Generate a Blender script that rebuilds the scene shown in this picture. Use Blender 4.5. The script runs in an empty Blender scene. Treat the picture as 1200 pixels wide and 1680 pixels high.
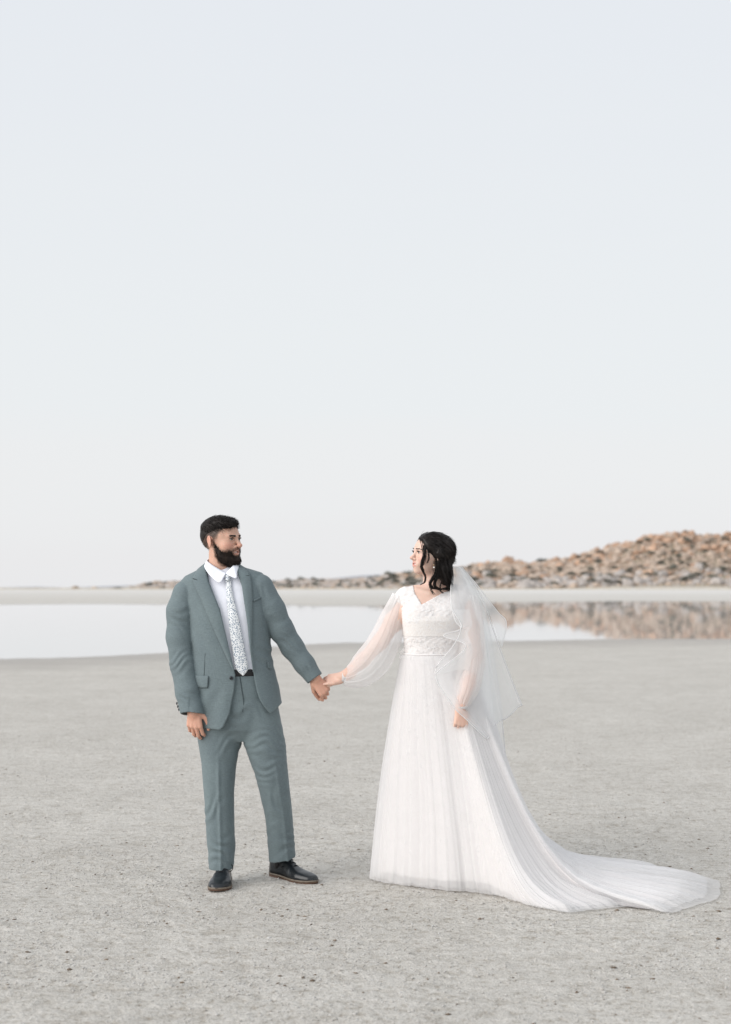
import bpy, math, random
import numpy as np
from mathutils import Vector, Matrix

random.seed(7)
RNG = np.random.default_rng(7)
sc = bpy.context.scene
COL = sc.collection

# ------------------------------------------------------------------ camera
EYE = 1.48                      # camera height, metres
FPX = 50.0 / 36.0 * 1680.0      # focal length in photo pixels (50 mm, upright)
HOR = 964.0                     # horizon row in the photo
cam = bpy.data.cameras.new('camera')
cam.sensor_fit = 'VERTICAL'
cam.sensor_height = 36.0
cam.sensor_width = 25.7
cam.lens = 50.0
cam.shift_y = (HOR - 840.0) / 1680.0
cam.clip_start = 0.1
cam.clip_end = 20000.0
cam.dof.use_dof = True
cam.dof.focus_distance = 7.02
cam.dof.aperture_fstop = 2.4
cam_ob = bpy.data.objects.new('camera', cam)
COL.objects.link(cam_ob)
cam_ob.location = (0, 0, EYE)
cam_ob.rotation_euler = (math.radians(90), 0, 0)
sc.camera = cam_ob

# ------------------------------------------------------------------ sky and sun
SUN_EL, SUN_AZ = math.radians(23), math.radians(-120)   # azimuth from +Y towards +X
wd = bpy.data.worlds.new('World')
sc.world = wd
wd.use_nodes = True
nt = wd.node_tree
nt.nodes.clear()
wo = nt.nodes.new('ShaderNodeOutputWorld')
sky = nt.nodes.new('ShaderNodeTexSky')
sky.sky_type = 'NISHITA'
sky.sun_disc = False
sky.sun_elevation = SUN_EL
sky.sun_rotation = SUN_AZ
sky.air_density = 1.0
sky.dust_density = 3.0
bg1 = nt.nodes.new('ShaderNodeBackground')
bg1.inputs[1].default_value = 0.10
nt.links.new(sky.outputs[0], bg1.inputs[0])
# a thin even veil of high cloud over the whole sky
tc = nt.nodes.new('ShaderNodeTexCoord')
sep = nt.nodes.new('ShaderNodeSeparateXYZ')
nt.links.new(tc.outputs['Generated'], sep.inputs[0])
mp = nt.nodes.new('ShaderNodeMapping')
mp.inputs['Scale'].default_value = (1.2, 1.2, 14.0)
nt.links.new(tc.outputs['Generated'], mp.inputs[0])
cn = nt.nodes.new('ShaderNodeTexNoise')
cn.inputs['Scale'].default_value = 1.6
cn.inputs['Detail'].default_value = 4.0
nt.links.new(mp.outputs[0], cn.inputs[0])
ad = nt.nodes.new('ShaderNodeMath'); ad.operation = 'MULTIPLY_ADD'
ad.inputs[1].default_value = 0.10
nt.links.new(cn.outputs[0], ad.inputs[0])
nt.links.new(sep.outputs[2], ad.inputs[2])
cr = nt.nodes.new('ShaderNodeValToRGB')
cr.color_ramp.interpolation = 'EASE'
cr.color_ramp.elements[0].position = 0.0
cr.color_ramp.elements[0].color = (0.855, 0.858, 0.872, 1)
cr.color_ramp.elements[1].position = 0.45
cr.color_ramp.elements[1].color = (0.835, 0.868, 0.91, 1)
for p, c in ((0.07, (0.868, 0.868, 0.88, 1)), (0.13, (0.875, 0.886, 0.897, 1)), (0.20, (0.862, 0.89, 0.908, 1))):
    e = cr.color_ramp.elements.new(p); e.color = c
nt.links.new(ad.outputs[0], cr.inputs[0])
bg2 = nt.nodes.new('ShaderNodeBackground')
bg2.inputs[1].default_value = 1.0
nt.links.new(cr.outputs[0], bg2.inputs[0])
mx = nt.nodes.new('ShaderNodeMixShader')
mx.inputs[0].default_value = 0.94
nt.links.new(bg1.outputs[0], mx.inputs[1])
nt.links.new(bg2.outputs[0], mx.inputs[2])
nt.links.new(mx.outputs[0], wo.inputs[0])

sl = bpy.data.lights.new('sun', 'SUN')
sl.energy = 3.1
sl.angle = math.radians(60)
sl.color = (1.0, 0.96, 0.925)
sun = bpy.data.objects.new('sun', sl)
COL.objects.link(sun)
sdir = Vector((math.sin(SUN_AZ) * math.cos(SUN_EL), math.cos(SUN_AZ) * math.cos(SUN_EL), math.sin(SUN_EL)))
sun.location = (-20, -10, 12)
sun.rotation_euler = sdir.to_track_quat('Z', 'Y').to_euler()

sc.view_settings.view_transform = 'Standard'
sc.view_settings.look = 'None'
sc.view_settings.exposure = 0.0
sc.view_settings.gamma = 1.0
sc.view_settings.use_curve_mapping = False
sc.render.engine = 'CYCLES'
sc.cycles.use_denoising = True
sc.cycles.transparent_max_bounces = 24
sc.cycles.max_bounces = 8

# ------------------------------------------------------------------ small helpers
def smoothstep(a, b, x):
    t = np.clip((x - a) / (b - a), 0, 1)
    return t * t * (3 - 2 * t)

def _hash(ix, iy, seed):
    h = (ix.astype(np.int64) * 374761393 + iy.astype(np.int64) * 668265263 + seed * 1442695041) & 0x7fffffff
    h = ((h ^ (h >> 13)) * 1274126177) & 0x7fffffff
    return ((h ^ (h >> 16)) & 0xffff) / 65535.0

def vnoise(x, y, seed=0):
    x = np.asarray(x, float); y = np.asarray(y, float)
    x, y = np.broadcast_arrays(x, y)
    ix = np.floor(x); iy = np.floor(y)
    fx = x - ix; fy = y - iy
    fx = fx * fx * (3 - 2 * fx); fy = fy * fy * (3 - 2 * fy)
    ix = ix.astype(np.int64); iy = iy.astype(np.int64)
    a = _hash(ix, iy, seed); b = _hash(ix + 1, iy, seed)
    c = _hash(ix, iy + 1, seed); d = _hash(ix + 1, iy + 1, seed)
    return (a * (1 - fx) + b * fx) * (1 - fy) + (c * (1 - fx) + d * fx) * fy

def fbm(x, y, octv=4, seed=0):
    s = 0; a = 0.5
    for i in range(octv):
        s = s + a * (vnoise(x * 2 ** i, y * 2 ** i, seed + i * 17) - 0.5)
        a *= 0.5
    return s

def mesh_data(name, verts, faces, smooth=True):
    """verts (N,3) array, faces (M,k) int array or list of such arrays"""
    me = bpy.data.meshes.new(name)
    fl = faces if isinstance(faces, list) else [faces]
    fl = [np.asarray(f, np.int32) for f in fl if len(f)]
    verts = np.asarray(verts, np.float32)
    nl = sum(f.size for f in fl); npoly = sum(len(f) for f in fl)
    me.vertices.add(len(verts)); me.vertices.foreach_set('co', verts.ravel())
    me.loops.add(nl); me.loops.foreach_set('vertex_index', np.concatenate([f.ravel() for f in fl]))
    tot = np.concatenate([np.full(len(f), f.shape[1], np.int32) for f in fl])
    st = np.concatenate([[0], np.cumsum(tot)[:-1]]).astype(np.int32)
    me.polygons.add(npoly)
    me.polygons.foreach_set('loop_start', st)
    me.polygons.foreach_set('loop_total', tot)
    if smooth:
        me.polygons.foreach_set('use_smooth', np.ones(npoly, bool))
    me.update(calc_edges=True)
    me.validate()
    return me

def obj(name, verts, faces, mat, parent=None, smooth=True, solid=None):
    verts = np.asarray(verts, float)
    if parent is not None:
        verts = verts - np.array(WORLD[parent.name])
    me = mesh_data(name, verts, faces, smooth)
    if mat is not None:
        me.materials.append(mat)
    o = bpy.data.objects.new(name, me)
    COL.objects.link(o)
    if parent is not None:
        o.parent = parent
        WORLD[o.name] = WORLD[parent.name]
    else:
        WORLD[o.name] = (0, 0, 0)
    if solid:
        m = o.modifiers.new('thickness', 'SOLIDIFY'); m.thickness = solid; m.offset = 0
    return o

WORLD = {}
def empty(name, loc):
    o = bpy.data.objects.new(name, None)
    o.empty_display_size = 0.2
    COL.objects.link(o); o.location = loc
    WORLD[o.name] = tuple(loc)
    return o

def tag(o, label=None, cat=None, group=None, kind=None):
    if label: o['label'] = label
    if cat: o['category'] = cat
    if group: o['group'] = group
    if kind: o['kind'] = kind
    return o

def grid_faces(n, m, wrap=False):
    """grid of n rows by m columns -> quads"""
    i = np.arange(n - 1)[:, None]; j = np.arange(m if wrap else m - 1)[None, :]
    j2 = (j + 1) % m
    f = np.stack([i * m + j, i * m + j2, (i + 1) * m + j2, (i + 1) * m + j], -1)
    return f.reshape(-1, 4)

def tubes(paths, r0, r1=None, sides=4, taper=None):
    """paths (K,N,3): K tubes of N points each"""
    P = np.asarray(paths, float)
    K, N, _ = P.shape
    T = np.gradient(P, axis=1)
    T /= np.linalg.norm(T, axis=2, keepdims=True) + 1e-12
    ref = np.where(np.abs(T[..., 2:3]) > 0.9, np.array([1.0, 0, 0]), np.array([0, 0, 1.0]))
    A = np.cross(T, ref); A /= np.linalg.norm(A, axis=2, keepdims=True) + 1e-12
    B = np.cross(T, A)
    s = np.linspace(0, 1, N)
    rr = taper(s) if taper is not None else (r0 + ((r0 if r1 is None else r1) - r0) * s)
    rr = np.asarray(rr)
    if np.ndim(rr) == 1: rr = rr[None, :, None, None]
    else: rr = rr[:, :, None, None]
    ang = np.arange(sides) * 2 * np.pi / sides
    ring = np.cos(ang)[None, None, :, None] * A[:, :, None, :] + np.sin(ang)[None, None, :, None] * B[:, :, None, :]
    V = P[:, :, None, :] + ring * rr
    f = grid_faces(N, sides, True)
    F = (f[None] + (np.arange(K) * N * sides)[:, None, None]).reshape(-1, 4)
    caps = []
    if sides >= 3:
        c0 = np.arange(sides)[::-1]; c1 = (N - 1) * sides + np.arange(sides)
        off = (np.arange(K) * N * sides)[:, None]
        caps = [c0[None] + off, c1[None] + off]
    return V.reshape(-1, 3), [F] + caps

def spline(pts, n):
    """Catmull-Rom through pts, n samples"""
    P = np.asarray(pts, float)
    P = np.vstack([2 * P[0] - P[1], P, 2 * P[-1] - P[-2]])
    k = len(P) - 3
    u = np.linspace(0, k, n); i = np.minimum(u.astype(int), k - 1); t = (u - i)[:, None]
    a, b, c, d = P[i], P[i + 1], P[i + 2], P[i + 3]
    return 0.5 * ((2 * b) + (c - a) * t + (2 * a - 5 * b + 4 * c - d) * t ** 2 + (3 * b - a - 3 * c + d) * t ** 3)

# ------------------------------------------------------------------ materials
def new_mat(name):
    m = bpy.data.materials.new(name); m.use_nodes = True
    n = m.node_tree
    b = n.nodes['Principled BSDF']
    return m, n, b

def N(n, kind, **kw):
    nd = n.nodes.new(kind)
    for k, v in kw.items():
        if k in nd.inputs.keys() if hasattr(nd.inputs, 'keys') else False:
            nd.inputs[k].default_value = v
        else:
            setattr(nd, k, v)
    return nd

def noise(n, scale, detail=3.0, rough=0.55, coord='Object', stretch=None):
    t = n.nodes.new('ShaderNodeTexCoord')
    o = t.outputs[coord]
    if stretch:
        mpn = n.nodes.new('ShaderNodeMapping'); mpn.inputs['Scale'].default_value = stretch
        n.links.new(o, mpn.inputs[0]); o = mpn.outputs[0]
    x = n.nodes.new('ShaderNodeTexNoise')
    x.inputs['Scale'].default_value = scale
    x.inputs['Detail'].default_value = detail
    x.inputs['Roughness'].default_value = rough
    n.links.new(o, x.inputs['Vector'])
    return x

def ramp(n, src, stops):
    r = n.nodes.new('ShaderNodeValToRGB')
    els = r.color_ramp.elements
    els[0].position, els[0].color = stops[0][0], (*stops[0][1], 1)
    els[1].position, els[1].color = stops[-1][0], (*stops[-1][1], 1)
    for p, c in stops[1:-1]:
        e = els.new(p); e.color = (*c, 1)
    n.links.new(src, r.inputs[0])
    return r

def mixc(n, fac, a, b, mode='MIX'):
    m = n.nodes.new('ShaderNodeMix'); m.data_type = 'RGBA'; m.blend_type = mode
    for s, v in ((m.inputs[0], fac), (m.inputs[6], a), (m.inputs[7], b)):
        if hasattr(v, 'is_output') or hasattr(v, 'links'):
            n.links.new(v, s)
        elif isinstance(v, (tuple, list)):
            s.default_value = (*v, 1) if len(v) == 3 else v
        else:
            s.default_value = v
    return m.outputs[2]

def math_(n, op, a, b=None, c=None):
    m = n.nodes.new('ShaderNodeMath'); m.operation = op
    for i, v in enumerate((a, b, c)):
        if v is None: continue
        if hasattr(v, 'links'): n.links.new(v, m.inputs[i])
        else: m.inputs[i].default_value = v
    return m.outputs[0]

def bump(n, b, src, strength, dist=0.01, prev=None):
    x = n.nodes.new('ShaderNodeBump')
    x.inputs['Strength'].default_value = strength
    x.inputs['Distance'].default_value = dist
    n.links.new(src, x.inputs['Height'])
    if prev is not None: n.links.new(prev.outputs[0], x.inputs['Normal'])
    n.links.new(x.outputs[0], b.inputs['Normal'])
    return x

def simple(name, col, rough=0.6, var=0.12, scale=30.0, bmp=0.0, spec=0.4, metal=0.0, bscale=None, bdist=0.003):
    m, n, b = new_mat(name)
    t = noise(n, scale, 4)
    lo = tuple(max(0, c * (1 - var)) for c in col); hi = tuple(min(1, c * (1 + var)) for c in col)
    r = ramp(n, t.outputs[0], [(0.3, lo), (0.7, hi)])
    n.links.new(r.outputs[0], b.inputs['Base Color'])
    b.inputs['Roughness'].default_value = rough
    b.inputs['Specular IOR Level'].default_value = spec
    b.inputs['Metallic'].default_value = metal
    if bmp:
        t2 = noise(n, bscale or scale * 3, 3)
        bump(n, b, t2.outputs[0], bmp, bdist)
    return m
# ------------------------------------------------------------------ the place: flats, lake, rocky hill
LAKE_Z = -0.06
def row_dist(py, z=0.0):
    return FPX * (EYE - z) / (py - HOR)
# shore lines read from the photo (column, row), turned into distances on the water plane
NEAR = [(-400, 1092), (0, 1081), (90, 1079), (150, 1077), (215, 1074), (280, 1071), (450, 1060), (520, 1056),
        (560, 1054), (640, 1053), (740, 1052), (900, 1050), (1050, 1049), (1200, 1048.5), (1800, 1046)]
FAR = [(-600, 993), (0, 992.5), (150, 991), (270, 992), (330, 990), (450, 991.5), (520, 995), (640, 994),
       (760, 989), (900, 988), (1000, 986.5), (1200, 987), (1800, 986)]
def shore_table(t):
    D = np.array([row_dist(p[1], LAKE_Z) for p in t]); X = np.array([(p[0] - 600) * d / FPX for p, d in zip(t, D)])
    return X, D
NX, ND = shore_table(NEAR); FX, FD = shore_table(FAR)

RIDGE_D = 520.0
RIDGE = [(-900, 966), (-300, 967), (0, 967.5), (100, 967), (190, 965), (225, 961), (250, 957), (285, 955), (330, 957), (400, 957),
         (450, 955), (500, 952), (560, 952), (600, 950), (650, 943), (690, 941), (745, 937), (770, 931),
         (800, 928), (825, 926), (850, 924), (890, 926), (920, 921), (960, 911), (1000, 901), (1030, 894), (1060, 885),
         (1090, 880), (1110, 878), (1150, 879), (1165, 883), (1200, 879), (1300, 872), (1450, 880), (1700, 895), (2300, 925), (3200, 955)]
RX = np.array([(p[0] - 600) * RIDGE_D / FPX for p in RIDGE])
RZ = np.array([EYE + (HOR - p[1]) * RIDGE_D / FPX for p in RIDGE])

def hill_h(x, y):
    zr = np.interp(x, RX, RZ) - 1.0
    zr = np.maximum(zr, 0.0)
    base = 455.0 + 6 * np.sin(x * 0.05)
    up = np.clip((y - base) / (RIDGE_D - base), 0, 1)
    up = 0.35 * up + 0.65 * up * up * (3 - 2 * up)
    dn = 1 - 0.75 * smoothstep(RIDGE_D + 5, RIDGE_D + 220, y)
    return zr * up * dn

def ground_h(x, y):
    x, y = np.broadcast_arrays(np.asarray(x, float), np.asarray(y, float))
    yn = np.interp(x, NX, ND) + 2.0 * fbm(x * 0.22, y * 0.1, 3, 5) + 0.5 * fbm(x * 1.3, y * 0.4, 3, 6)
    yf = np.interp(x, FX, FD) + 5.0 * fbm(x * 0.06, y * 0.02, 3, 9)
    h = np.where(y < yn, LAKE_Z - LAKE_Z * smoothstep(0, 13, yn - y), 0.0)
    ins = np.minimum(y - yn, yf - y)
    h = np.where((y >= yn) & (y <= yf), LAKE_Z - 0.35 * smoothstep(0, 9, ins), h)
    far = LAKE_Z + (1.0 - LAKE_Z) * np.clip((y - yf) / (455.0 - yf), 0, 1) ** 0.9
    h = np.where(y > yf, far, h)
    h = h + np.where(y > 455, hill_h(x, y), 0)
    # shallow relief and trodden crust near the camera
    w = smoothstep(2.5, 4.0, y) * (1 - smoothstep(10, 26, y))
    rel = 0.020 * fbm(x * 1.1, y * 1.6, 3, 21) + 0.012 * fbm(x * 6, y * 9, 3, 33)
    cl = np.clip(fbm(x * 22, y * 26, 2, 41) - 0.10, 0, 1) * 0.035
    h = h + w * (rel + cl * (1 - smoothstep(8, 12, y))) * np.where(y < yn, 1, 0)
    return h

def axis(segs):
    out = [segs[0][0]]
    for a, b, st0, st1 in segs:
        p = a; 
        while p < b - 1e-6:
            f = (p - a) / (b - a)
            p = p + st0 + (st1 - st0) * f
            out.append(min(p, b))
    return np.unique(np.round(out, 4))
gx = axis([(0, 3.2, 0.02, 0.024), (3.2, 12, 0.03, 0.6), (12, 60, 0.6, 2.5), (60, 360, 2.5, 4), (360, 5000, 5, 600)])
gx = np.concatenate([-gx[:0:-1], gx])
gy = axis([(-40, 3.6, 3, 0.6), (3.6, 9.5, 0.02, 0.024), (9.5, 26, 0.03, 0.35), (26, 60, 0.3, 0.5), (60, 200, 1.5, 3), (200, 440, 6, 5), (440, 560, 2.5, 3), (560, 900, 8, 30), (900, 12000, 60, 1500)])
GX, GY = np.meshgrid(gx, gy)
GZ = ground_h(GX, GY)

# sand: pale oolitic sand, salt patches, damp belt by the water level
m, n, b = new_mat('pale_sand')
t1 = noise(n, 0.9, 5, 0.6)
t2 = noise(n, 26.0, 4, 0.7)
t3 = noise(n, 120.0, 4, 0.8)
c1 = ramp(n, t1.outputs[0], [(0.28, (0.51, 0.492, 0.466)), (0.72, (0.59, 0.573, 0.548))])
c2 = ramp(n, t2.outputs[0], [(0.32, (0.66, 0.62, 0.57)), (0.46, (0.97, 0.97, 0.96)), (0.70, (1.07, 1.07, 1.07))])
c3 = ramp(n, t3.outputs[0], [(0.30, (0.42, 0.385, 0.34)), (0.44, (0.93, 0.92, 0.90)), (0.72, (1.27, 1.27, 1.27))])
cc = mixc(n, 1.0, c1.outputs[0], c2.outputs[0], 'MULTIPLY')
cc = mixc(n, 1.0, cc, c3.outputs[0], 'MULTIPLY')
t4 = noise(n, 7.0, 6, 0.75, stretch=(0.8, 1.3, 1))
c4 = ramp(n, t4.outputs[0], [(0.34, (0.80, 0.78, 0.75)), (0.48, (0.98, 0.98, 0.975)), (0.68, (1.08, 1.08, 1.08))])
cc = mixc(n, 1.0, cc, c4.outputs[0], 'MULTIPLY')
geo = n.nodes.new('ShaderNodeNewGeometry')
spz = n.nodes.new('ShaderNodeSeparateXYZ'); n.links.new(geo.outputs['Position'], spz.inputs[0])
wt = noise(n, 0.5, 4, 0.6, stretch=(0.6, 2.2, 1))
lev = math_(n, 'MULTIPLY_ADD', wt.outputs[0], 0.05, spz.outputs[2])
damp = n.nodes.new('ShaderNodeMapRange'); damp.inputs[1].default_value = -0.040; damp.inputs[2].default_value = -0.004
damp.inputs[3].default_value = 1.0; damp.inputs[4].default_value = 0.0
n.links.new(lev, damp.inputs[0])
# the flats carry the damp belt; the rocky slopes are drier and a little warmer
cc2 = mixc(n, damp.outputs[0], cc, (0.37, 0.345, 0.315))
hillf = n.nodes.new('ShaderNodeMapRange'); hillf.inputs[1].default_value = 1.1; hillf.inputs[2].default_value = 2.2
n.links.new(spz.outputs[2], hillf.inputs[0])
tg = noise(n, 0.35, 4, 0.6)
salt = n.nodes.new('ShaderNodeMapRange'); salt.inputs[1].default_value = 120; salt.inputs[2].default_value = 330
n.links.new(spz.outputs[1], salt.inputs[0])
tsl = noise(n, 0.03, 4, 0.6, stretch=(0.4, 1.6, 1))
slf = math_(n, 'MULTIPLY', salt.outputs[0], ramp(n, tsl.outputs[0], [(0.3, (0.35,) * 3), (0.6, (1.0,) * 3)]).outputs[0])
cc2 = mixc(n, slf, cc2, (0.66, 0.645, 0.62))
cg = ramp(n, tg.outputs[0], [(0.35, (0.24, 0.20, 0.15)), (0.65, (0.40, 0.34, 0.26))])
cc3 = mixc(n, hillf.outputs[0], cc2, cg.outputs[0])
n.links.new(cc3, b.inputs['Base Color'])
rg = n.nodes.new('ShaderNodeMapRange'); rg.inputs[3].default_value = 0.92; rg.inputs[4].default_value = 0.45
n.links.new(damp.outputs[0], rg.inputs[0]); n.links.new(rg.outputs[0], b.inputs['Roughness'])
b.inputs['Specular IOR Level'].default_value = 0.25
b0 = bump(n, b, t4.outputs[0], 0.5, 0.05)
b1 = bump(n, b, t2.outputs[0], 0.7, 0.02, b0)
b2 = bump(n, b, t3.outputs[0], 0.6, 0.004, b1)
M_SAND = m
g = obj('ground', np.stack([GX, GY, GZ], -1).reshape(-1, 3), grid_faces(len(gy), len(gx)), M_SAND)
tag(g, kind='structure')

# lake: still shallow water with a faint ripple
m, n, b = new_mat('still_water')
b.inputs['Base Color'].default_value = (0.50, 0.51, 0.51, 1)
b.inputs['Roughness'].default_value = 0.03
b.inputs['IOR'].default_value = 1.33
b.inputs['Specular IOR Level'].default_value = 0.5
wn = noise(n, 0.7, 3, 0.5, stretch=(0.5, 1.0, 1))
wb = noise(n, 0.02, 2, 0.5, stretch=(0.4, 1.0, 1))
st = n.nodes.new('ShaderNodeMapRange'); st.inputs[1].default_value = 0.42; st.inputs[2].default_value = 0.6
st.inputs[3].default_value = 0.02; st.inputs[4].default_value = 0.10
n.links.new(wb.outputs[0], st.inputs[0])
bp = bump(n, b, wn.outputs[0], 0.05, 0.02)
n.links.new(st.outputs[0], bp.inputs['Strength'])
wx = np.concatenate([np.linspace(-700, -120, 12), np.linspace(-100, 200, 30), np.linspace(230, 800, 12)])
wy = np.concatenate([np.linspace(24, 60, 20), np.linspace(66, 220, 24)])
WX, WY = np.meshgrid(wx, wy)
lk = obj('lake', np.stack([WX, WY, np.full_like(WX, LAKE_Z)], -1).reshape(-1, 3), grid_faces(len(wy), len(wx)), m)
tag(lk, kind='structure')

# far range beyond the flats, its blue haze put into the rock colour
MT = [(-700, 957), (-400, 954), (-150, 957), (0, 962), (60, 960.5), (110, 962.5), (170, 960), (215, 958), (260, 957), (330, 955), (420, 955),
      (480, 952), (540, 947), (580, 944), (610, 942), (650, 939), (700, 940), (800, 950), (1000, 955), (1400, 950), (2000, 955)]
DM = 9000.0
mxs = np.array([(p[0] - 600) * DM / FPX for p in MT]); mzs = np.array([EYE + (HOR - p[1]) * DM / FPX for p in MT])
ux = np.linspace(mxs[0], mxs[-1], 260); vy = np.linspace(-1500, 1500, 16)
UX, VY = np.meshgrid(ux, vy)
top = np.interp(UX, mxs, mzs)
UZ = top * (1 - (np.abs(VY) / 1500) ** 1.4) * (1 + 0.25 * fbm(UX * 0.004, VY * 0.004, 4, 71)) - 8
mm = simple('haze_tinted_rock', (0.34, 0.36, 0.40), 0.95, 0.15, 0.004)
mt = obj('mountains', np.stack([UX, VY + DM, UZ], -1).reshape(-1, 3), grid_faces(len(vy), len(ux)), mm)
tag(mt, kind='structure')

# ---- boulders
def ico(sub=2):
    t = (1 + 5 ** 0.5) / 2
    v = [(-1, t, 0), (1, t, 0), (-1, -t, 0), (1, -t, 0), (0, -1, t), (0, 1, t), (0, -1, -t), (0, 1, -t), (t, 0, -1), (t, 0, 1), (-t, 0, -1), (-t, 0, 1)]
    f = [(0, 11, 5), (0, 5, 1), (0, 1, 7), (0, 7, 10), (0, 10, 11), (1, 5, 9), (5, 11, 4), (11, 10, 2), (10, 7, 6), (7, 1, 8), (3, 9, 4), (3, 4, 2), (3, 2, 6), (3, 6, 8), (3, 8, 9), (4, 9, 5), (2, 4, 11), (6, 2, 10), (8, 6, 7), (9, 8, 1)]
    v = [np.array(p) / np.linalg.norm(p) for p in v]
    for _ in range(sub):
        cache = {}; nf = []
        def mid(a, c):
            k = (min(a, c), max(a, c))
            if k not in cache:
                p = v[a] + v[c]; v.append(p / np.linalg.norm(p)); cache[k] = len(v) - 1
            return cache[k]
        for a, c, d in f:
            x, y, z = mid(a, c), mid(c, d), mid(d, a)
            nf += [(a, x, z), (c, y, x), (d, z, y), (x, y, z)]
        f = nf
    return np.array(v), np.array(f)
ICO2, ICO2F = ico(2); ICO1, ICO1F = ico(1)
def boulder_shape(V, rng):
    P = V.copy()
    for _ in range(16):           # chop planes: angular blocks with worn edges
        d = rng.normal(size=3); d /= np.linalg.norm(d)
        c = rng.uniform(0.55, 0.9)
        k = P @ d - c
        P = P - np.where(k > 0, k * 0.85, 0)[:, None] * d
    P *= 1 + 0.07 * rng.normal(size=(len(P), 1))
    return P * np.array([rng.uniform(0.9, 1.35), rng.uniform(0.85, 1.15), rng.uniform(0.62, 0.95)])

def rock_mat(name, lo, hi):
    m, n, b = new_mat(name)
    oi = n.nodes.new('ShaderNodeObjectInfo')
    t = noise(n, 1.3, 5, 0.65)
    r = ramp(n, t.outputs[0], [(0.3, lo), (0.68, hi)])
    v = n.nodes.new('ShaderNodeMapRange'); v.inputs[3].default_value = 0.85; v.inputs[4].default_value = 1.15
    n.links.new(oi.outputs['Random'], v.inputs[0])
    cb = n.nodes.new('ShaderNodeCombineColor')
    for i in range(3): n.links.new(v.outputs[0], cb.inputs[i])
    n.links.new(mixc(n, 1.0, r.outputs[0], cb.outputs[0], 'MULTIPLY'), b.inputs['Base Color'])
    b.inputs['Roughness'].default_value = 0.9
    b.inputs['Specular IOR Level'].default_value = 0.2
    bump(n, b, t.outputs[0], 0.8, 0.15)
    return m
M_ROCK_O = rock_mat('sunset_tinted_granite', (0.31, 0.195, 0.135), (0.56, 0.39, 0.285))  # low sunset glow on the upper hill, painted as orange base colour
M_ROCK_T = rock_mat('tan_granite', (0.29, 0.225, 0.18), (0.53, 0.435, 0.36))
M_ROCK_G = rock_mat('shade_grey_granite', (0.29, 0.26, 0.24), (0.52, 0.485, 0.46))  # shade on the lower slope, painted as a greyer base colour
rk = np.random.default_rng(11)
BVAR = {}
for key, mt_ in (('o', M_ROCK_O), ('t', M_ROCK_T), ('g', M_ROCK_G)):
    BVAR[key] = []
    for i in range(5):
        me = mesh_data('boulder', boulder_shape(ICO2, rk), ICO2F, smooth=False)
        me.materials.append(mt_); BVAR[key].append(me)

cand = []
tries = 0
for _ in range(13000):
    px = rk.uniform(205, 1330) if rk.random() < 0.86 else rk.uniform(-60, 205)
    X = (px - 600) * RIDGE_D / FPX
    zr = float(np.interp(X, RX, RZ)) - 1.0
    if zr < 1.2 and rk.random() > 0.03: continue
    yy = rk.uniform(458, 528) if zr > 1.2 else rk.uniform(462, 500)
    X = (px - 600) * yy / FPX
    s = min(0.36 + rk.exponential(0.42), 2.1)
    if zr < 5.5: s = min(s, 0.35 + 0.22 * zr) * 0.85
    upf = (yy - 458) / 70
    cand.append((X, yy, s, upf, px, zr))
# the landmark blocks of the skyline and of the left shore
special = []
def special_rock(px, py_c, D, s, key, label, flat=1.0):
    X = (px - 600) * D / FPX; z = EYE + (HOR - py_c) * D / FPX
    special.append((X, D, z, s, key, label, flat))
special_rock(834, 922, 518, 2.5, 'o', 'large sunset-tinted boulder topping the knoll at the low left end of the rocky hill')
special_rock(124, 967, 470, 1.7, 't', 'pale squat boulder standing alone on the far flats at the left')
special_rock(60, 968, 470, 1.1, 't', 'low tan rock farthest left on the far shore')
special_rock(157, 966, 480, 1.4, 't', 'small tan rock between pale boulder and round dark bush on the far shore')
special_rock(1110, 881, 520, 2.6, 'o', 'broad sunset-tinted boulder on the very summit of the rocky hill')
special_rock(1082, 884, 519, 2.2, 'o', 'sunset-tinted boulder just left of the rocky summit block')
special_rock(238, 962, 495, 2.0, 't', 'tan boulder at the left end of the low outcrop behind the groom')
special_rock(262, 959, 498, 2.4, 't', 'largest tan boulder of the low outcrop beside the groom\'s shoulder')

cand.sort(key=lambda c: -c[2])
inview = [c_ for c_ in cand if 0 < c_[4] < 1215]
sel = inview[:285]; chosen = set(map(id, sel)); rest = [c_ for c_ in cand if id(c_) not in chosen]
def colour_key(upf, zr, r):  # picks painted sunset tint high up, painted shade grey low down
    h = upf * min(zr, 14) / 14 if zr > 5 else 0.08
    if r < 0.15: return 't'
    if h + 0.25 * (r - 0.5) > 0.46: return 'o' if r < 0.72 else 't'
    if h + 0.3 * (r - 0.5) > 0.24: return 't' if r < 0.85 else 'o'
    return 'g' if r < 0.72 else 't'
CNAME = {'o': 'sunset-tinted', 't': 'tan', 'g': 'shade-grey'}
def where_on_hill(px, upf):
    if px < 330: return 'in the low outcrop on the far shore left of the groom'
    if px < 560: return 'on the low bank just right of the groom'
    if px < 690: return 'on the low bank just left of the bride'
    h = 'along the crest' if upf > 0.72 else 'on the upper slope' if upf > 0.38 else 'on the lower slope' if upf > 0.14 else 'at the foot'
    for x, t in ((800, 'of the hill beside the veil'), (890, 'of the hill near the orange knoll'), (970, 'of the hill between knoll and main rise'),
                 (1050, 'of the rocky hill\'s left shoulder'), (1130, 'of the hill straight below the summit block')):
        if px < x: return h + ' ' + t
    return h + ' of the hill at the right edge'
def place_boulder(X, Y, Z, s, key, label, group, flat=1.0):
    o = bpy.data.objects.new('boulder', random.choice(BVAR[key]))
    COL.objects.link(o)
    o.location = (X, Y, Z); o.scale = (s, s, s * flat)
    o.rotation_euler = (random.uniform(-0.2, 0.2), random.uniform(-0.2, 0.2), random.uniform(0, 6.28))
    tag(o, label, 'boulder', group)
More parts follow.
